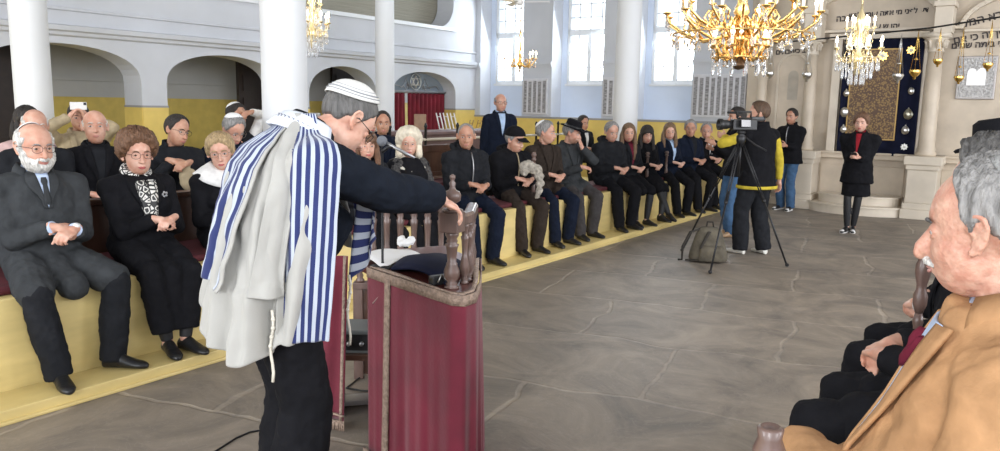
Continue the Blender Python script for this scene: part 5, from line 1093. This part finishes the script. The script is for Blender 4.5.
row1(612, 132, -72, man('pink', 'grey', REC, 'charcoal', 'black', lod=2, head=(0, 14, 0), g=.034, ag=.028, hood=True, collar='stand', coatw=((.07, .03), (.03, .01)), b=-4.85), 'stout grey-haired man in dark puffer jacket looking down, left of the column', body=24)
LG = dict(b=-4.8)
row1(630, 133, -90, lady('fair', 'lbrown', dict(style='full', t=.012, locks=longlocks(.28, .030)), 'charcoal', lod=2, skirt=.1, b=-4.8, legs='skirt', tightm=MATS['tights'], collar='lapel', shirtm=CL['burgundy']), 'young woman with long light brown hair and burgundy top', body=26)
row1(648, 135, -84, lady('lady', 'dark', dict(style='bangs', t=.014, locks=longlocks(.14, .026)), 'black', lod=2, skirt=.1, b=-4.8, head=(0, 10, 0), heel=.03, feet={1: (-.10, .50, .10), -1: (.02, .46, .085)}), 'young woman with black fringe and black tights, legs crossed', body=26)
row1(671, 132, -92, lady('lady', 'lbrown', dict(style='full', t=.014, locks=longlocks(.16, .03)), 'navy', lod=2, skirt=.0, b=-4.75, legs='trousers', collar='lapel', shirtm=CL['blue']), 'woman with shoulder-length brown hair in navy jacket and trousers', body=26)
row1(692, 129, -100, man('tan', 'grey', SHORT, 'navy', 'black', lod=2, b=-4.7, shirtm=CL['charcoal']), 'grey-haired man in dark suit beside the woman in navy', body=28)
row1(708, 132, -104, man('pink', 'grey', REC, 'black', 'black', lod=2, b=-4.65, shirtm=WHT, tiem=CL['black'], vw=.065), 'last seated man, grey-haired, in black suit with white shirt', body=28)
# fluffy scarf draped over the bench post
t = None
d = ray(533, 178); d.z = 0; k = -4.62/d.dot(BX); q = at(533, 178, (d*k).y); bm = bmesh.new()
for (dx, dz, r) in ((-.09, .10, .07), (-.05, .12, .065), (.0, .09, .06), (.05, .07, .06), (.07, .0, .055), (.08, -.08, .05), (.07, -.16, .045), (.05, -.22, .03), (-.10, .04, .045)): ell(bm, (q.x+dx, q.y-.02, q.z+dz+.02), (r, r*.7, r))
tag(obj('fluffy_scarf', bm, mat('cream_fleece', (.50, .45, .38), .95, bump=1, bscale=120, var=.35, vscale=30), remesh=.012, smo=2, disp=((.04, .03),)), 'cream fluffy scarf hung beside the man in the peaked cap', 'scarf')
# ------------------------------------------------------------------ standing people
def stand_at(px, py, ang, spec, label, z=0, eye=None, Y=None, name='standing_person'):
    g = G(px, py, z) if Y is None else V((at(px, py, Y).x, Y, z)); f = V((math.cos(R(ang)), math.sin(R(ang)), 0)); spec = dict(spec); spec['pose'] = 'stand'
    return person(label, g, face_rz(f), spec, None, name)
stand_at(500, 105, -72, man('pink', 'grey', BALD, 'navy', 'black', lod=2, glasses=EY, s=.93, shirtm=CL['blue'], vdepth=.14), 'standing balding man in glasses and navy suit before the yellow wall', z=.25, Y=10.9)
pc = stand_at(752, 254, 118, man('pink', 'brown', SHORT, 'black', 'charcoal', lod=2, s=1.04, sw=1.1, belly=.03, vest=CL['yellow'], beard=.008, coatlen=.16, shoem=SHW, collar='stand', g=.026, hands={-1: (-.26, .26, 1.34), 1: (.33, -.02, .84)}, head=(-52, 3, 0), feet={1: (.13, -.04, .085), -1: (-.13, .06, .085)}, tg=.035, hdir={-1: (-.4, 1, .2)}), 'cameraman in black padded vest over a yellow sweatshirt')
bm = bmesh.new(); J = pc[1]; X_ = V((1, 0, 0)); Y_ = V((0, 1, 0)); grid(bm, [ring(V((0, 0, .765)), X_, Y_, .235, .19), ring(V((0, 0, .80)), X_, Y_, .235, .19)], True); obj('sweatshirt_hem', bm, CL['yellow'], pc[0], solid=.01)
pj = stand_at(731, 236, 185, man('tan', 'dark', SHORT, 'black', 'jeans', lod=2, s=1.0, hands={1: (.12, .30, 1.18), -1: (-.08, .34, 1.25)}, shoem=SHT), 'person in blue jeans half hidden behind the cameraman')
py_ = stand_at(786, 203, 222, Y=13.55, spec= man('tan', 'dark', SHORT, 'black', 'jeans', lod=2, s=1.0, sole=WM, tg=.02, coatlen=.14, hands={1: (.06, .26, 1.14), -1: (-.06, .26, 1.12)}, collar='stand', zip=GREYM, g=.026), label='young man in black jacket and blue jeans beside the marble wall')
pw = stand_at(852, 232, 236, lady('lady', 'auburn', dict(style='full', t=.02, vol=.01), 'black', 'black', lod=2, s=.97, sw=1.25, belly=.03, ag=.04, skirt=.48, coatlen=.22, collar='lapel', shirtm=CL['red'], vdepth=.12, vw=.04, hands={1: (.05, .26, 1.12), -1: (-.05, .27, 1.12)}, g=.03, feet={1: (.07, .05, .085), -1: (.0, -.04, .085)}, sole=WM, jaw=1.05), 'woman in short black coat and red top standing before the ark')
# phones in the hands of those two
for pr, nm, c in ((pw, 'black phone in the hands of the woman before the ark', (.0, .36, 1.15)), (py_, 'dark phone in the hands of the young man in jeans', (.0, .355, 1.155))):
    t = empty('phone', pr[0].matrix_basis@V(c), nm, 'phone', rz=pr[0].rotation_euler.z); bm = bmesh.new(); box(bm, -.035, .035, -.07, .07, -.005, .005, tm=M.Rotation(R(35), 4, 'X')); obj('case', bm, MATS['plastic_black'], t, smooth=False, bevel=.003); bm = bmesh.new(); box(bm, -.031, .031, -.062, .062, .0052, .0062, tm=M.Rotation(R(35), 4, 'X')); obj('screen', bm, mat('dark_glass', (.01, .01, .012), .08), t, smooth=False)
# tripod and video camera
apx = at(741, 136, 8.75); t = empty('tripod', V((apx.x, apx.y, 0)), 'black camera tripod with spread legs', 'tripod'); a0_ = V((0, 0, apx.z))
for px, py in ((682, 251), (710, 273), (787, 266)):
    f_ = G(px, py, .01)-V(t.location); m_ = a0_.lerp(f_, .5); bm = bmesh.new(); x = V((1, 0, 0))*.012
    for s in (-1, 1): tube(bm, [a0_*.98+x*s, m_+x*s], .008, 8)
    tube(bm, [a0_.lerp(f_, .42), f_], .011, 8); o = obj('leg', bm, mat('tripod_black', (.02, .02, .022), .35, metal=.4), t)
    bm = bmesh.new(); ell(bm, m_, (.02, .02, .025)); obj('clamp', bm, MATS['tripod_black'], t); bm = bmesh.new(); ell(bm, f_+V((0, 0, .012)), (.022, .022, .02)); obj('foot', bm, MATS['tripod_black'], t)
bm = bmesh.new(); lathe(bm, [(.03, -.12), (.05, -.05), (.05, .0), (.03, .02), (.045, .03), (.045, .06)], 18, (0, 0, apx.z)); tube(bm, [(0, 0, apx.z), (0, 0, apx.z-.45)], .016, 10); obj('head', bm, MATS['tripod_black'], t)
bm = bmesh.new(); tube(bm, [(0, 0, apx.z+.02), (.18, .02, apx.z-.10), (.30, .02, apx.z-.16)], .009, 8); obj('pan_handle', bm, MATS['tripod_black'], t)
t = empty('video_camera', V((apx.x, apx.y, apx.z+.065)), 'black video camera on top of the tripod', 'camera', rz=R(8)); PB = MATS['plastic_black']
bm = bmesh.new(); box(bm, -.12, .16, -.05, .05, 0, .12); box(bm, -.05, .10, -.035, .035, .12, .14); obj('body', bm, PB, t, smooth=False, bevel=.012)
RY = M.Rotation(R(-90), 4, 'Y'); bm = bmesh.new(); lathe(bm, [(.04, .1), (.045, .16), (.052, .17), (.052, .22), (.062, .23), (.064, .27), (.05, .27), (.045, .24)], 20, tm=M.Translation(V((0, 0, .06)))@RY); obj('lens', bm, PB, t)
bm = bmesh.new(); tube(bm, [(-.06, 0, .13), (-.06, 0, .20), (.10, 0, .20), (.10, 0, .13)], .012, 8); obj('handle', bm, PB, t)
bm = bmesh.new(); tube(bm, [(-.16, .03, .19), (.0, .03, .19)], .014, 10); obj('shotgun_microphone', bm, mat('foam_black', (.02, .02, .02), .9), t)
bm = bmesh.new(); box(bm, .10, .24, -.03, .03, .10, .15); ell(bm, (.25, 0, .125), (.02, .035, .03)); obj('viewfinder', bm, PB, t, bevel=.005)
bm = bmesh.new(); box(bm, -.06, .05, -.13, -.055, .02, .10, tm=M.Rotation(R(-8), 4, 'X')); obj('flip_screen', bm, mat('dark_glass', (.01, .01, .012), .08), t, smooth=False, bevel=.003)
# backpack on the floor
g = G(708, 261); t = empty('backpack', g, 'olive brown backpack slumped on the floor behind the tripod leg', 'backpack', rz=R(-10)); BPM = mat('olive_canvas', (.10, .085, .06), .85, bump=.4, bscale=60, var=.3, vscale=10)
bm = bmesh.new(); loft(bm, [ring(V((0, 0, z)), V((1, 0, 0)), V((0, 1, 0)), a, b, 24, 3) for z, a, b in ((.003, .20, .13), (.03, .225, .15), (.14, .20, .14), (.27, .16, .11), (.36, .13, .09), (.40, .09, .06))]); obj('main_bag', bm, BPM, t, disp=((.08, .04), (.03, .01)), sub=1)
bm = bmesh.new(); loft(bm, [ring(V((.02, -.15, z)), V((1, 0, 0)), V((0, 1, 0)), a, b, 20, 3) for z, a, b in ((.02, .12, .03), (.04, .14, .05), (.16, .13, .05), (.20, .10, .03))]); obj('front_pocket', bm, BPM, t)
for s in (-1, 1): bm = bmesh.new(); tube(bm, [(s*.06, .02, .38), (s*.10-.12, -.10, .34), (s*.10-.20, -.16, .18), (s*.1-.20, -.14, .03), (s*.04-.30, -.10, .02)], [.02, .022, .02, .014, .012], 8, flat=.5); obj('strap', bm, mat('strap_dark', (.03, .025, .02), .8), t)
bm = bmesh.new(); tube(bm, [(-.04, 0, .39), (-.03, 0, .45), (.03, 0, .45), (.04, 0, .39)], .010, 8); obj('top_handle', bm, MATS['strap_dark'], t)
# ------------------------------------------------------------------ three men at the right edge
fR = -BX
def right_man(hx, hy, hY, f, spec, label, zs=.742, zf=.25, s=1.0, gaze=0):
    h = at(hx, hy, hY); tl = ((h.z-zs)/s-.095-.133)/.525; loc = V((h.x, h.y, 0))-f*s*(.03+math.sin(R(spec.get('lean', 4)))*.38); loc.z = zf; sp = dict(spec); sp.update(s=s, tl=max(.8, min(1.3, tl)), seat=(zs-zf)/s)
    return person(label, loc, face_rz(f), sp)
fr1 = V((-.86, .51, 0)).normalized()
NAME = 'right'
pr1 = right_man(990, 213, 1.42, fr1, dict(lod=0, hs=1.03, longsleeve=True, skin=SK['aged'], hairm=HM['grey'], hair=dict(style='high', t=.012, vol=.004, fluff=.35), coatm=CL['camel'], legm=CL['camel'], shoem=SHB, coatlen=.40, collar='coat', shirtm=CL['lightblue'], g=.034, ag=.030, old=.8, nose=1.35, lean=3, head=(14, 8, 0), browm=HM['dgrey'], lipm=mat('pale_lip', (.42, .20, .17), .5), kippah=dict(m=mat('kippah_silver', (.30, .30, .29), .6, bump=.6, bscale=90, var=.4, vscale=40), el=54, tilt=-42, off=.014), belly=.06, hands={1: (.10, .20, .70), -1: (-.10, .22, .72)}, epole={1: (.9, -.4, -.5), -1: (-.8, -.5, -.5)}, sw=1.08, feet={1: (.12, .56, -.15), -1: (-.10, .54, -.15)}, coatw=((.12, .035), (.05, .010))), 'old man with grey hair in a camel overcoat at the right edge', s=1.02, zs=.66)
scarf(pr1, CL['burgundy'], .016, .05, 'burgundy_scarf')
for nm_, dz, dy in (('moustache', -.052, .094),):
    bm = bmesh.new(); T = pr1[1]['H']; tube(bm, [T@V(q) for q in ((-.030, .078, -.062), (-.016, .092, -.055), (0, .098, -.052), (.016, .092, -.055), (.030, .078, -.062))], [.004, .008, .009, .008, .004], 8); obj(nm_, bm, HM['white'], pr1[0])
pr2 = right_man(987, 188, 2.25, V((-.80, .60, 0)), dict(lod=1, skin=SK['pink'], hairm=HM['dgrey'], hair=dict(style='short', t=.02, vol=.014, fluff=.4), coatm=CL['black'], legm=CL['black'], shoem=SHB, coatlen=.30, collar='coat', g=.026, head=(0, 4, 0), hands={1: (.06, .27, .74), -1: (-.10, .27, .74)}, hnorm={1: (0, 0, -1), -1: (0, 0, -1)}, old=1), 'grey-haired man in black coat just behind the camel overcoat', s=1.0)
pr3 = right_man(1003, 157, 2.9, V((-.80, .60, 0)), dict(lod=1, skin=SK['fair'], hairm=HM['dark'], hair=SHORT, coatm=CL['black'], legm=CL['black'], shoem=SHB, coatlen=.30, collar='coat', g=.026, head=(0, 4, 0), hands={1: (.05, .27, .74), -1: (-.08, .27, .74)}), 'man in a black brimmed hat farthest along the right bench', s=1.0)
hat(pr3, 'wide', CL['black'])
w_ = pr3[1]['Wr'][-1]; dd = (w_-pr3[1]['E'][-1]).normalized(); bm = bmesh.new(); tube(bm, [w_-dd*.05, w_+dd*.0], [.040, .038], 16); obj('shirt_cuff', bm, WHT, pr3[0])
# ------------------------------------------------------------------ the reader in the prayer shawl
bm = bmesh.new(); c_ = V((-.83, 2.70, 0)); box(bm, c_.x-.35, c_.x+.35, c_.y-.3, c_.y+.3, .001, .12); tag(obj('footboard', bm, WOOD, smooth=False, bevel=.01), 'low wooden footboard under the man in the striped shawl', 'footboard')
fz = V((.84, .54, 0)).normalized(); rzR = face_rz(fz); sR = 1.035; locR = V((-.80, 2.74, .12))
TL = (M.Translation(locR)@M.Rotation(rzR, 4, 'Z')@M.Scale(sR, 4)).inverted()
KR = bpy.data.materials.new('kippah_striped'); KR.use_nodes = True; nt = KR.node_tree; bs = nt.nodes['Principled BSDF']; bs.inputs['Base Color'].default_value = (.62, .62, .60, 1); bs.inputs['Roughness'].default_value = .7
handR = TL@V((-.115, 3.28, 1.285)); handL = TL@V((-.80, 3.13, 1.0))
RSP = dict(pose='stand', lod=0, s=sR, skin=SK['fair'], hairm=HM['dgrey'], hair=dict(style='short', t=.007, vol=.002, fluff=.15), coatm=CL['suit'], legm=CL['black'], shoem=SHB, lean=31, hs=1.0, poff=(0, -.02, 0), neckf=62, head=(-2, 44, 0), glasses=EY, collar='coat', shirtm=WHT, coatlen=.02, g=.020, ag=.036, hands={1: handR, -1: handL}, epole={1: (.5, -.1, -1), -1: (.2, .6, -.6)}, al=1.12, hdir={1: (.15, .9, -.45)}, hnorm={1: (-.3, -.5, -1)}, curl={1: 22}, coatw=((.11, .025), (.045, .008)), cuff=.02, tg=.034)
prR = person('bearded man leaning on the lectern in a white and blue striped prayer shawl'.replace('bearded man', 'man'), locR, rzR, RSP, None, 'standing_person'); JR = prR[1]; TR_ = JR['H']
bm = bmesh.new(); cap_mesh(bm, TR_, .016, 40, -30, 48); obj('kippah', bm, mat('kippah_cream', (.66, .65, .62), .75, bump=.3, bscale=120), prR[0], solid=.005)
for el_, w__, mm in ((45, .003, 'grey'), (50, .005, 'grey'), (56, .0025, 'grey')):
    bm = bmesh.new(); rtk = M.Rotation(R(30), 3, 'X'); pts = []
    for j in range(49): dk = rtk@dirv(2*PI*j/48, R(el_)); pts.append(TR_@(dk*(head_r(dk)+.0205)))
    tube(bm, pts, w__, 6, flat=.5); obj('kippah_stripe', bm, mat('kippah_grey', (.27, .28, .30), .6), prR[0])
# support surface for the shawl
sb = bmesh.new(); torso(sb, JR, .022)
for s in (-1, 1): cap(sb, JR['S'][s], JR['S'][s].lerp(JR['E'][s], .35 if s > 0 else 1), .085, .095)
cap(sb, JR['N']-JR['az']*.02, JR['K'], .085, .075); cap(sb, JR['E'][-1], JR['Wr'][-1], .095, .08)
X_ = V((1, 0, 0)); Y_ = V((0, 1, 0)); loft(sb, [ring(V((0, JR['P'].y, .70)), X_, Y_, .185, .14), ring(V((0, JR['P'].y, .95)), X_, Y_, .19, .15)])
dg_ = bpy.context.evaluated_depsgraph_get()
for ch in prR[0].children:
    if ch.name.split('.')[0] in ('jacket', 'trousers'):
        me_ = bpy.data.meshes.new_from_object(ch.evaluated_get(dg_)); sb.from_mesh(me_); bpy.data.meshes.remove(me_)
STR = BVHTree.FromBMesh(sb); sb.free()
A0y = JR['N'].y-.02; topz = JR['N'].z+.06
NAV = (.012, .022, .11)
TM = bpy.data.materials.new('prayer_shawl_wool'); TM.use_nodes = True; nt = TM.node_tree; bs = nt.nodes['Principled BSDF']; bs.inputs['Roughness'].default_value = .85; bs.inputs['Sheen Weight'].default_value = .2
uv = nd(nt, 'ShaderNodeUVMap'); sx = nd(nt, 'ShaderNodeSeparateXYZ'); nt.links.new(uv.outputs[0], sx.inputs[0])
def mth(op, a, b=None, c=None):
    n = nd(nt, 'ShaderNodeMath', operation=op)
    for i, v in enumerate((a, b, c)):
        if v is None: continue
        if hasattr(v, 'links') or hasattr(v, 'is_linked'): nt.links.new(v, n.inputs[i])
        else: n.inputs[i].default_value = v
    return n.outputs[0]
frq = 1.0
fr_ = mth('FRACT', sx.outputs[0]); stripe = mth('GREATER_THAN', fr_, .46); inb = mth('GREATER_THAN', sx.outputs[1], .5); msk = mth('MULTIPLY', stripe, inb)
mixb = nd(nt, 'ShaderNodeMixRGB'); mixb.inputs[1].default_value = (.37, .362, .335, 1); mixb.inputs[2].default_value = (.42, .46, .53, 1); nt.links.new(inb, mixb.inputs[0])
mixs = nd(nt, 'ShaderNodeMixRGB'); mixs.inputs[2].default_value = (*NAV, 1); nt.links.new(msk, mixs.inputs[0]); nt.links.new(mixb.outputs[0], mixs.inputs[1]); nt.links.new(mixs.outputs[0], bs.inputs['Base Color'])
nz = nd(nt, 'ShaderNodeTexNoise'); nz.inputs['Scale'].default_value = 220; bpn = nd(nt, 'ShaderNodeBump'); bpn.inputs['Strength'].default_value = .25; bpn.inputs['Distance'].default_value = .004; nt.links.new(nz.outputs[0], bpn.inputs['Height']); nt.links.new(bpn.outputs[0], bs.inputs['Normal'])
def shawl(name, b0, b1, hem, uvf, nb=120, nz_=90, off=0.0, foldk=1.0, ztop=None, edge=None, flare=.02, seed=0, mf=None):
    bm = bmesh.new(); uvl = bm.loops.layers.uv.new('UVMap'); cols = []
    for i in range(nb+1):
        u = i/nb; be = b0+(b1-b0)*u; zt_ = (ztop(be) if ztop else topz); zh = interp(hem, be); c_ = []; prev = 0
        for k in range(nz_+1):
            w = k/nz_; z = zt_+(zh-zt_)*w; be2 = be+(edge(be, w) if edge else 0); e = V((math.sin(R(be2)), -math.cos(R(be2)), 0))
            h = STR.ray_cast(V((0, A0y, z))+e*.9, -e, .9)
            rb = (h[0]-V((0, A0y, z))).length if h[0] else .05
            if rb > (.37 if be > 30 else .5): rb = prev
            r = max(rb+.016, prev); prev = r
            lw = max(0, (1.35-z)/.6); dn = max(0, (.98-z)/.35)
            fo = foldk*(.006+.020*min(1, lw))*(math.sin(R(be)*11+seed+1.3*math.sin(z*3.1+seed))+.5*math.sin(R(be)*23+z*2+seed*2))+.030*foldk*min(1, .3+lw)*noise.noise(V((be*.05, z*4.5, seed)))+.010*foldk*noise.noise(V((be*.12, z*14, seed)))
            rr_ = r+(fo+.026*foldk*min(1, .3+lw))*(1 if r > .12 else .3)-.008+off+flare*min(1.2, dn)*max(0, math.cos(R(be+25)))
            c_.append(V((0, A0y, z))+e*rr_)
        cols.append(c_)
    vs = [[bm.verts.new(p) for p in c] for c in cols]
    for i in range(nb):
        for k in range(nz_):
            f = bm.faces.new((vs[i][k], vs[i+1][k], vs[i+1][k+1], vs[i][k+1]))
            for lp, (ii, kk) in zip(f.loops, ((i, k), (i+1, k), (i+1, k+1), (i, k+1))): lp[uvl].uv = uvf(b0+(b1-b0)*ii/nb, kk/nz_)
    return obj(name, bm, TM, prR[0], smo=3, solid=.006)
hem = [(-150, .98), (-60, .96), (-35, .92), (-12, .82), (10, .75), (35, .71), (50, .73), (66, .78), (110, .8)]
def uvf(be, w):
    pass
    return (0, 0)
edge = lambda be, w: -(max(0, be-30)/70)*22*w
shawl('prayer_shawl', -140, 88, hem, uvf, edge=edge, seed=.5, foldk=1.2)
hem2 = [(-100, .8), (40, .80), (60, .79), (110, .785)]
shawl('shawl_striped_fold', 54, 94, hem2, lambda be, w: ((be-54)/5.4, 1 if be > 58 else 0), nb=60, off=.022, foldk=.6, edge=lambda be, w: -(be-40)/58*14*w+1*w, flare=.06, seed=2.1)
shawl('shawl_centre_fold', 46, 62, [(0, 1.0), (12, .98), (30, .95), (60, .93)], lambda be, w: (0, 0), nb=40, off=.030, foldk=1.1, edge=lambda be, w: 4*math.sin(w*5)-2*w, flare=.07, seed=4.2)
shawl('shawl_left_stripes', -100, 44, [(-100, 1.02), (-40, 1.0), (-10, .97), (44, .94)], lambda be, w: (be/8.5+20, 1 if be < 40 else 0), nb=120, off=.018, foldk=.9, edge=lambda be, w: -22*w*(be+100)/140, seed=.5)
# neck band with lettering
bm = bmesh.new(); rows = []
for gz, gr in ((-.045, .050), (-.01, .034), (.02, .016), (.026, .008), (.015, 0)): rows.append([JR['N']+JR['ax']*math.sin(R(a))*(.085+gr)-JR['ay']*(math.cos(R(a))*(.085+gr)+.005)+JR['az']*(gz-.01+.012*abs(math.sin(R(a)))) for a in range(-110, 111, 10)])
grid(bm, rows); obj('shawl_neckband', bm, mat('pale_blue_band', (.62, .66, .72), .7), prR[0], solid=.008)
for k in range(9):
    a = R(5+k*9); c_ = JR['N']+JR['ax']*math.sin(a)*.122-JR['ay']*(math.cos(a)*.122+.005)+JR['az']*(-.018); e = JR['ax']*math.sin(a)-JR['ay']*math.cos(a); x = JR['ax']*math.cos(a)+JR['ay']*math.sin(a); bm = bmesh.new()
    tube(bm, [c_-x*.004+JR['az']*.010, c_+x*.004+JR['az']*.010, c_+x*.004-JR['az']*.008], .0018, 5); obj('letter', bm, mat('grey_thread', (.12, .13, .17), .6), prR[0])
# front end of the shawl hanging under the arm
bm = bmesh.new(); uvl = bm.loops.layers.uv.new('UVMap'); pa = [TL@at(x, y, 3.06) for x, y in ((352, 190), (374, 196))]; pb = [TL@at(x, y, 3.10) for x, y in ((350, 283), (379, 238))]; n1_, n2_ = 16, 24
vs = []
for i in range(n1_+1):
    u = i/n1_; t0 = pa[0].lerp(pa[1], u); b0_ = pb[0].lerp(pb[1], u**1.3)+V((0, 0, -.012*math.sin(PI*u))); vs.append([bm.verts.new(t0.lerp(b0_, k/n2_)+V((0, .018*math.sin(u*9+k*.12), 0))) for k in range(n2_+1)])
for i in range(n1_):
    for k in range(n2_):
        f = bm.faces.new((vs[i][k], vs[i+1][k], vs[i+1][k+1], vs[i][k+1]))
        for lp, (ii, kk) in zip(f.loops, ((i, k), (i+1, k), (i+1, k+1), (i, k+1))): lp[uvl].uv = (kk/n2_*5.2-ii/n1_*1.4+6, 1)
obj('shawl_front_end', bm, TM, prR[0], solid=.006)
for px, y0, y1 in ((272, 310, 382), (349, 275, 345)):
    bm = bmesh.new(); pts = [TL@at(px+1.5*math.sin(k*1.1), y0+(y1-y0)*k/8, 2.50 if px < 300 else 3.02) for k in range(9)]; tube(bm, pts, [.005]*9, 6)
    for k in (1, 2, 3, 4): ell(bm, pts[k], (.008, .008, .008), None, 8)
    obj('shawl_tassel', bm, CL['cream'], prR[0])
# ------------------------------------------------------------------ light
w = bpy.data.worlds.new('daylight'); bpy.context.scene.world = w; w.use_nodes = True; bg = w.node_tree.nodes['Background']; bg.inputs[0].default_value = (.86, .93, 1, 1); bg.inputs[1].default_value = 2.6
def area(name, loc, tgt, sx, sy, e, c):
    l = bpy.data.lights.new(name, 'AREA'); l.shape = 'RECTANGLE'; l.size = sx; l.size_y = sy; l.energy = e; l.color = c
    o = bpy.data.objects.new(name, l); col.objects.link(o); o.location = loc; o.rotation_euler = (V(tgt)-V(loc)).to_track_quat('-Z', 'Y').to_euler(); return o
for i, (a0, a1) in enumerate(wins): area('window_daylight', RM(AW+.40, (a0+a1)/2+.05, 3.3), RM(AW-4, (a0+a1)/2+.8, 1.3), 1.0, 2.0, 70, (.85, .93, 1))
for i, a in enumerate((-1.5, 4, 9.5)): area('side_fill', RM(a, 7.4, 3.4), RM(a, -2, .9), 1.8, 2.6, 270, (.97, .96, 1))  # soft area lights added on the unseen right side, where no windows are known
for b in (-6.5, 0.5): area('rear_fill', RM(-5.4, b, 3.3), RM(6, b, .9), 2.2, 2.6, 330, (.97, .97, 1))  # fill added out of view behind the camera to brighten the hall and faces
area('arcade_overhead', RM(9, -8.5, 5.0), RM(9, -9.5, 0), 5, 1.6, 30, (.9, .95, 1))  # weak area light below the ceiling, aimed down beside the arcade
sc = bpy.context.scene; sc.view_settings.view_transform = 'Standard'; sc.view_settings.look = 'None'; sc.view_settings.gamma = 1; sc.view_settings.use_curve_mapping = False; sc.view_settings.exposure = 0
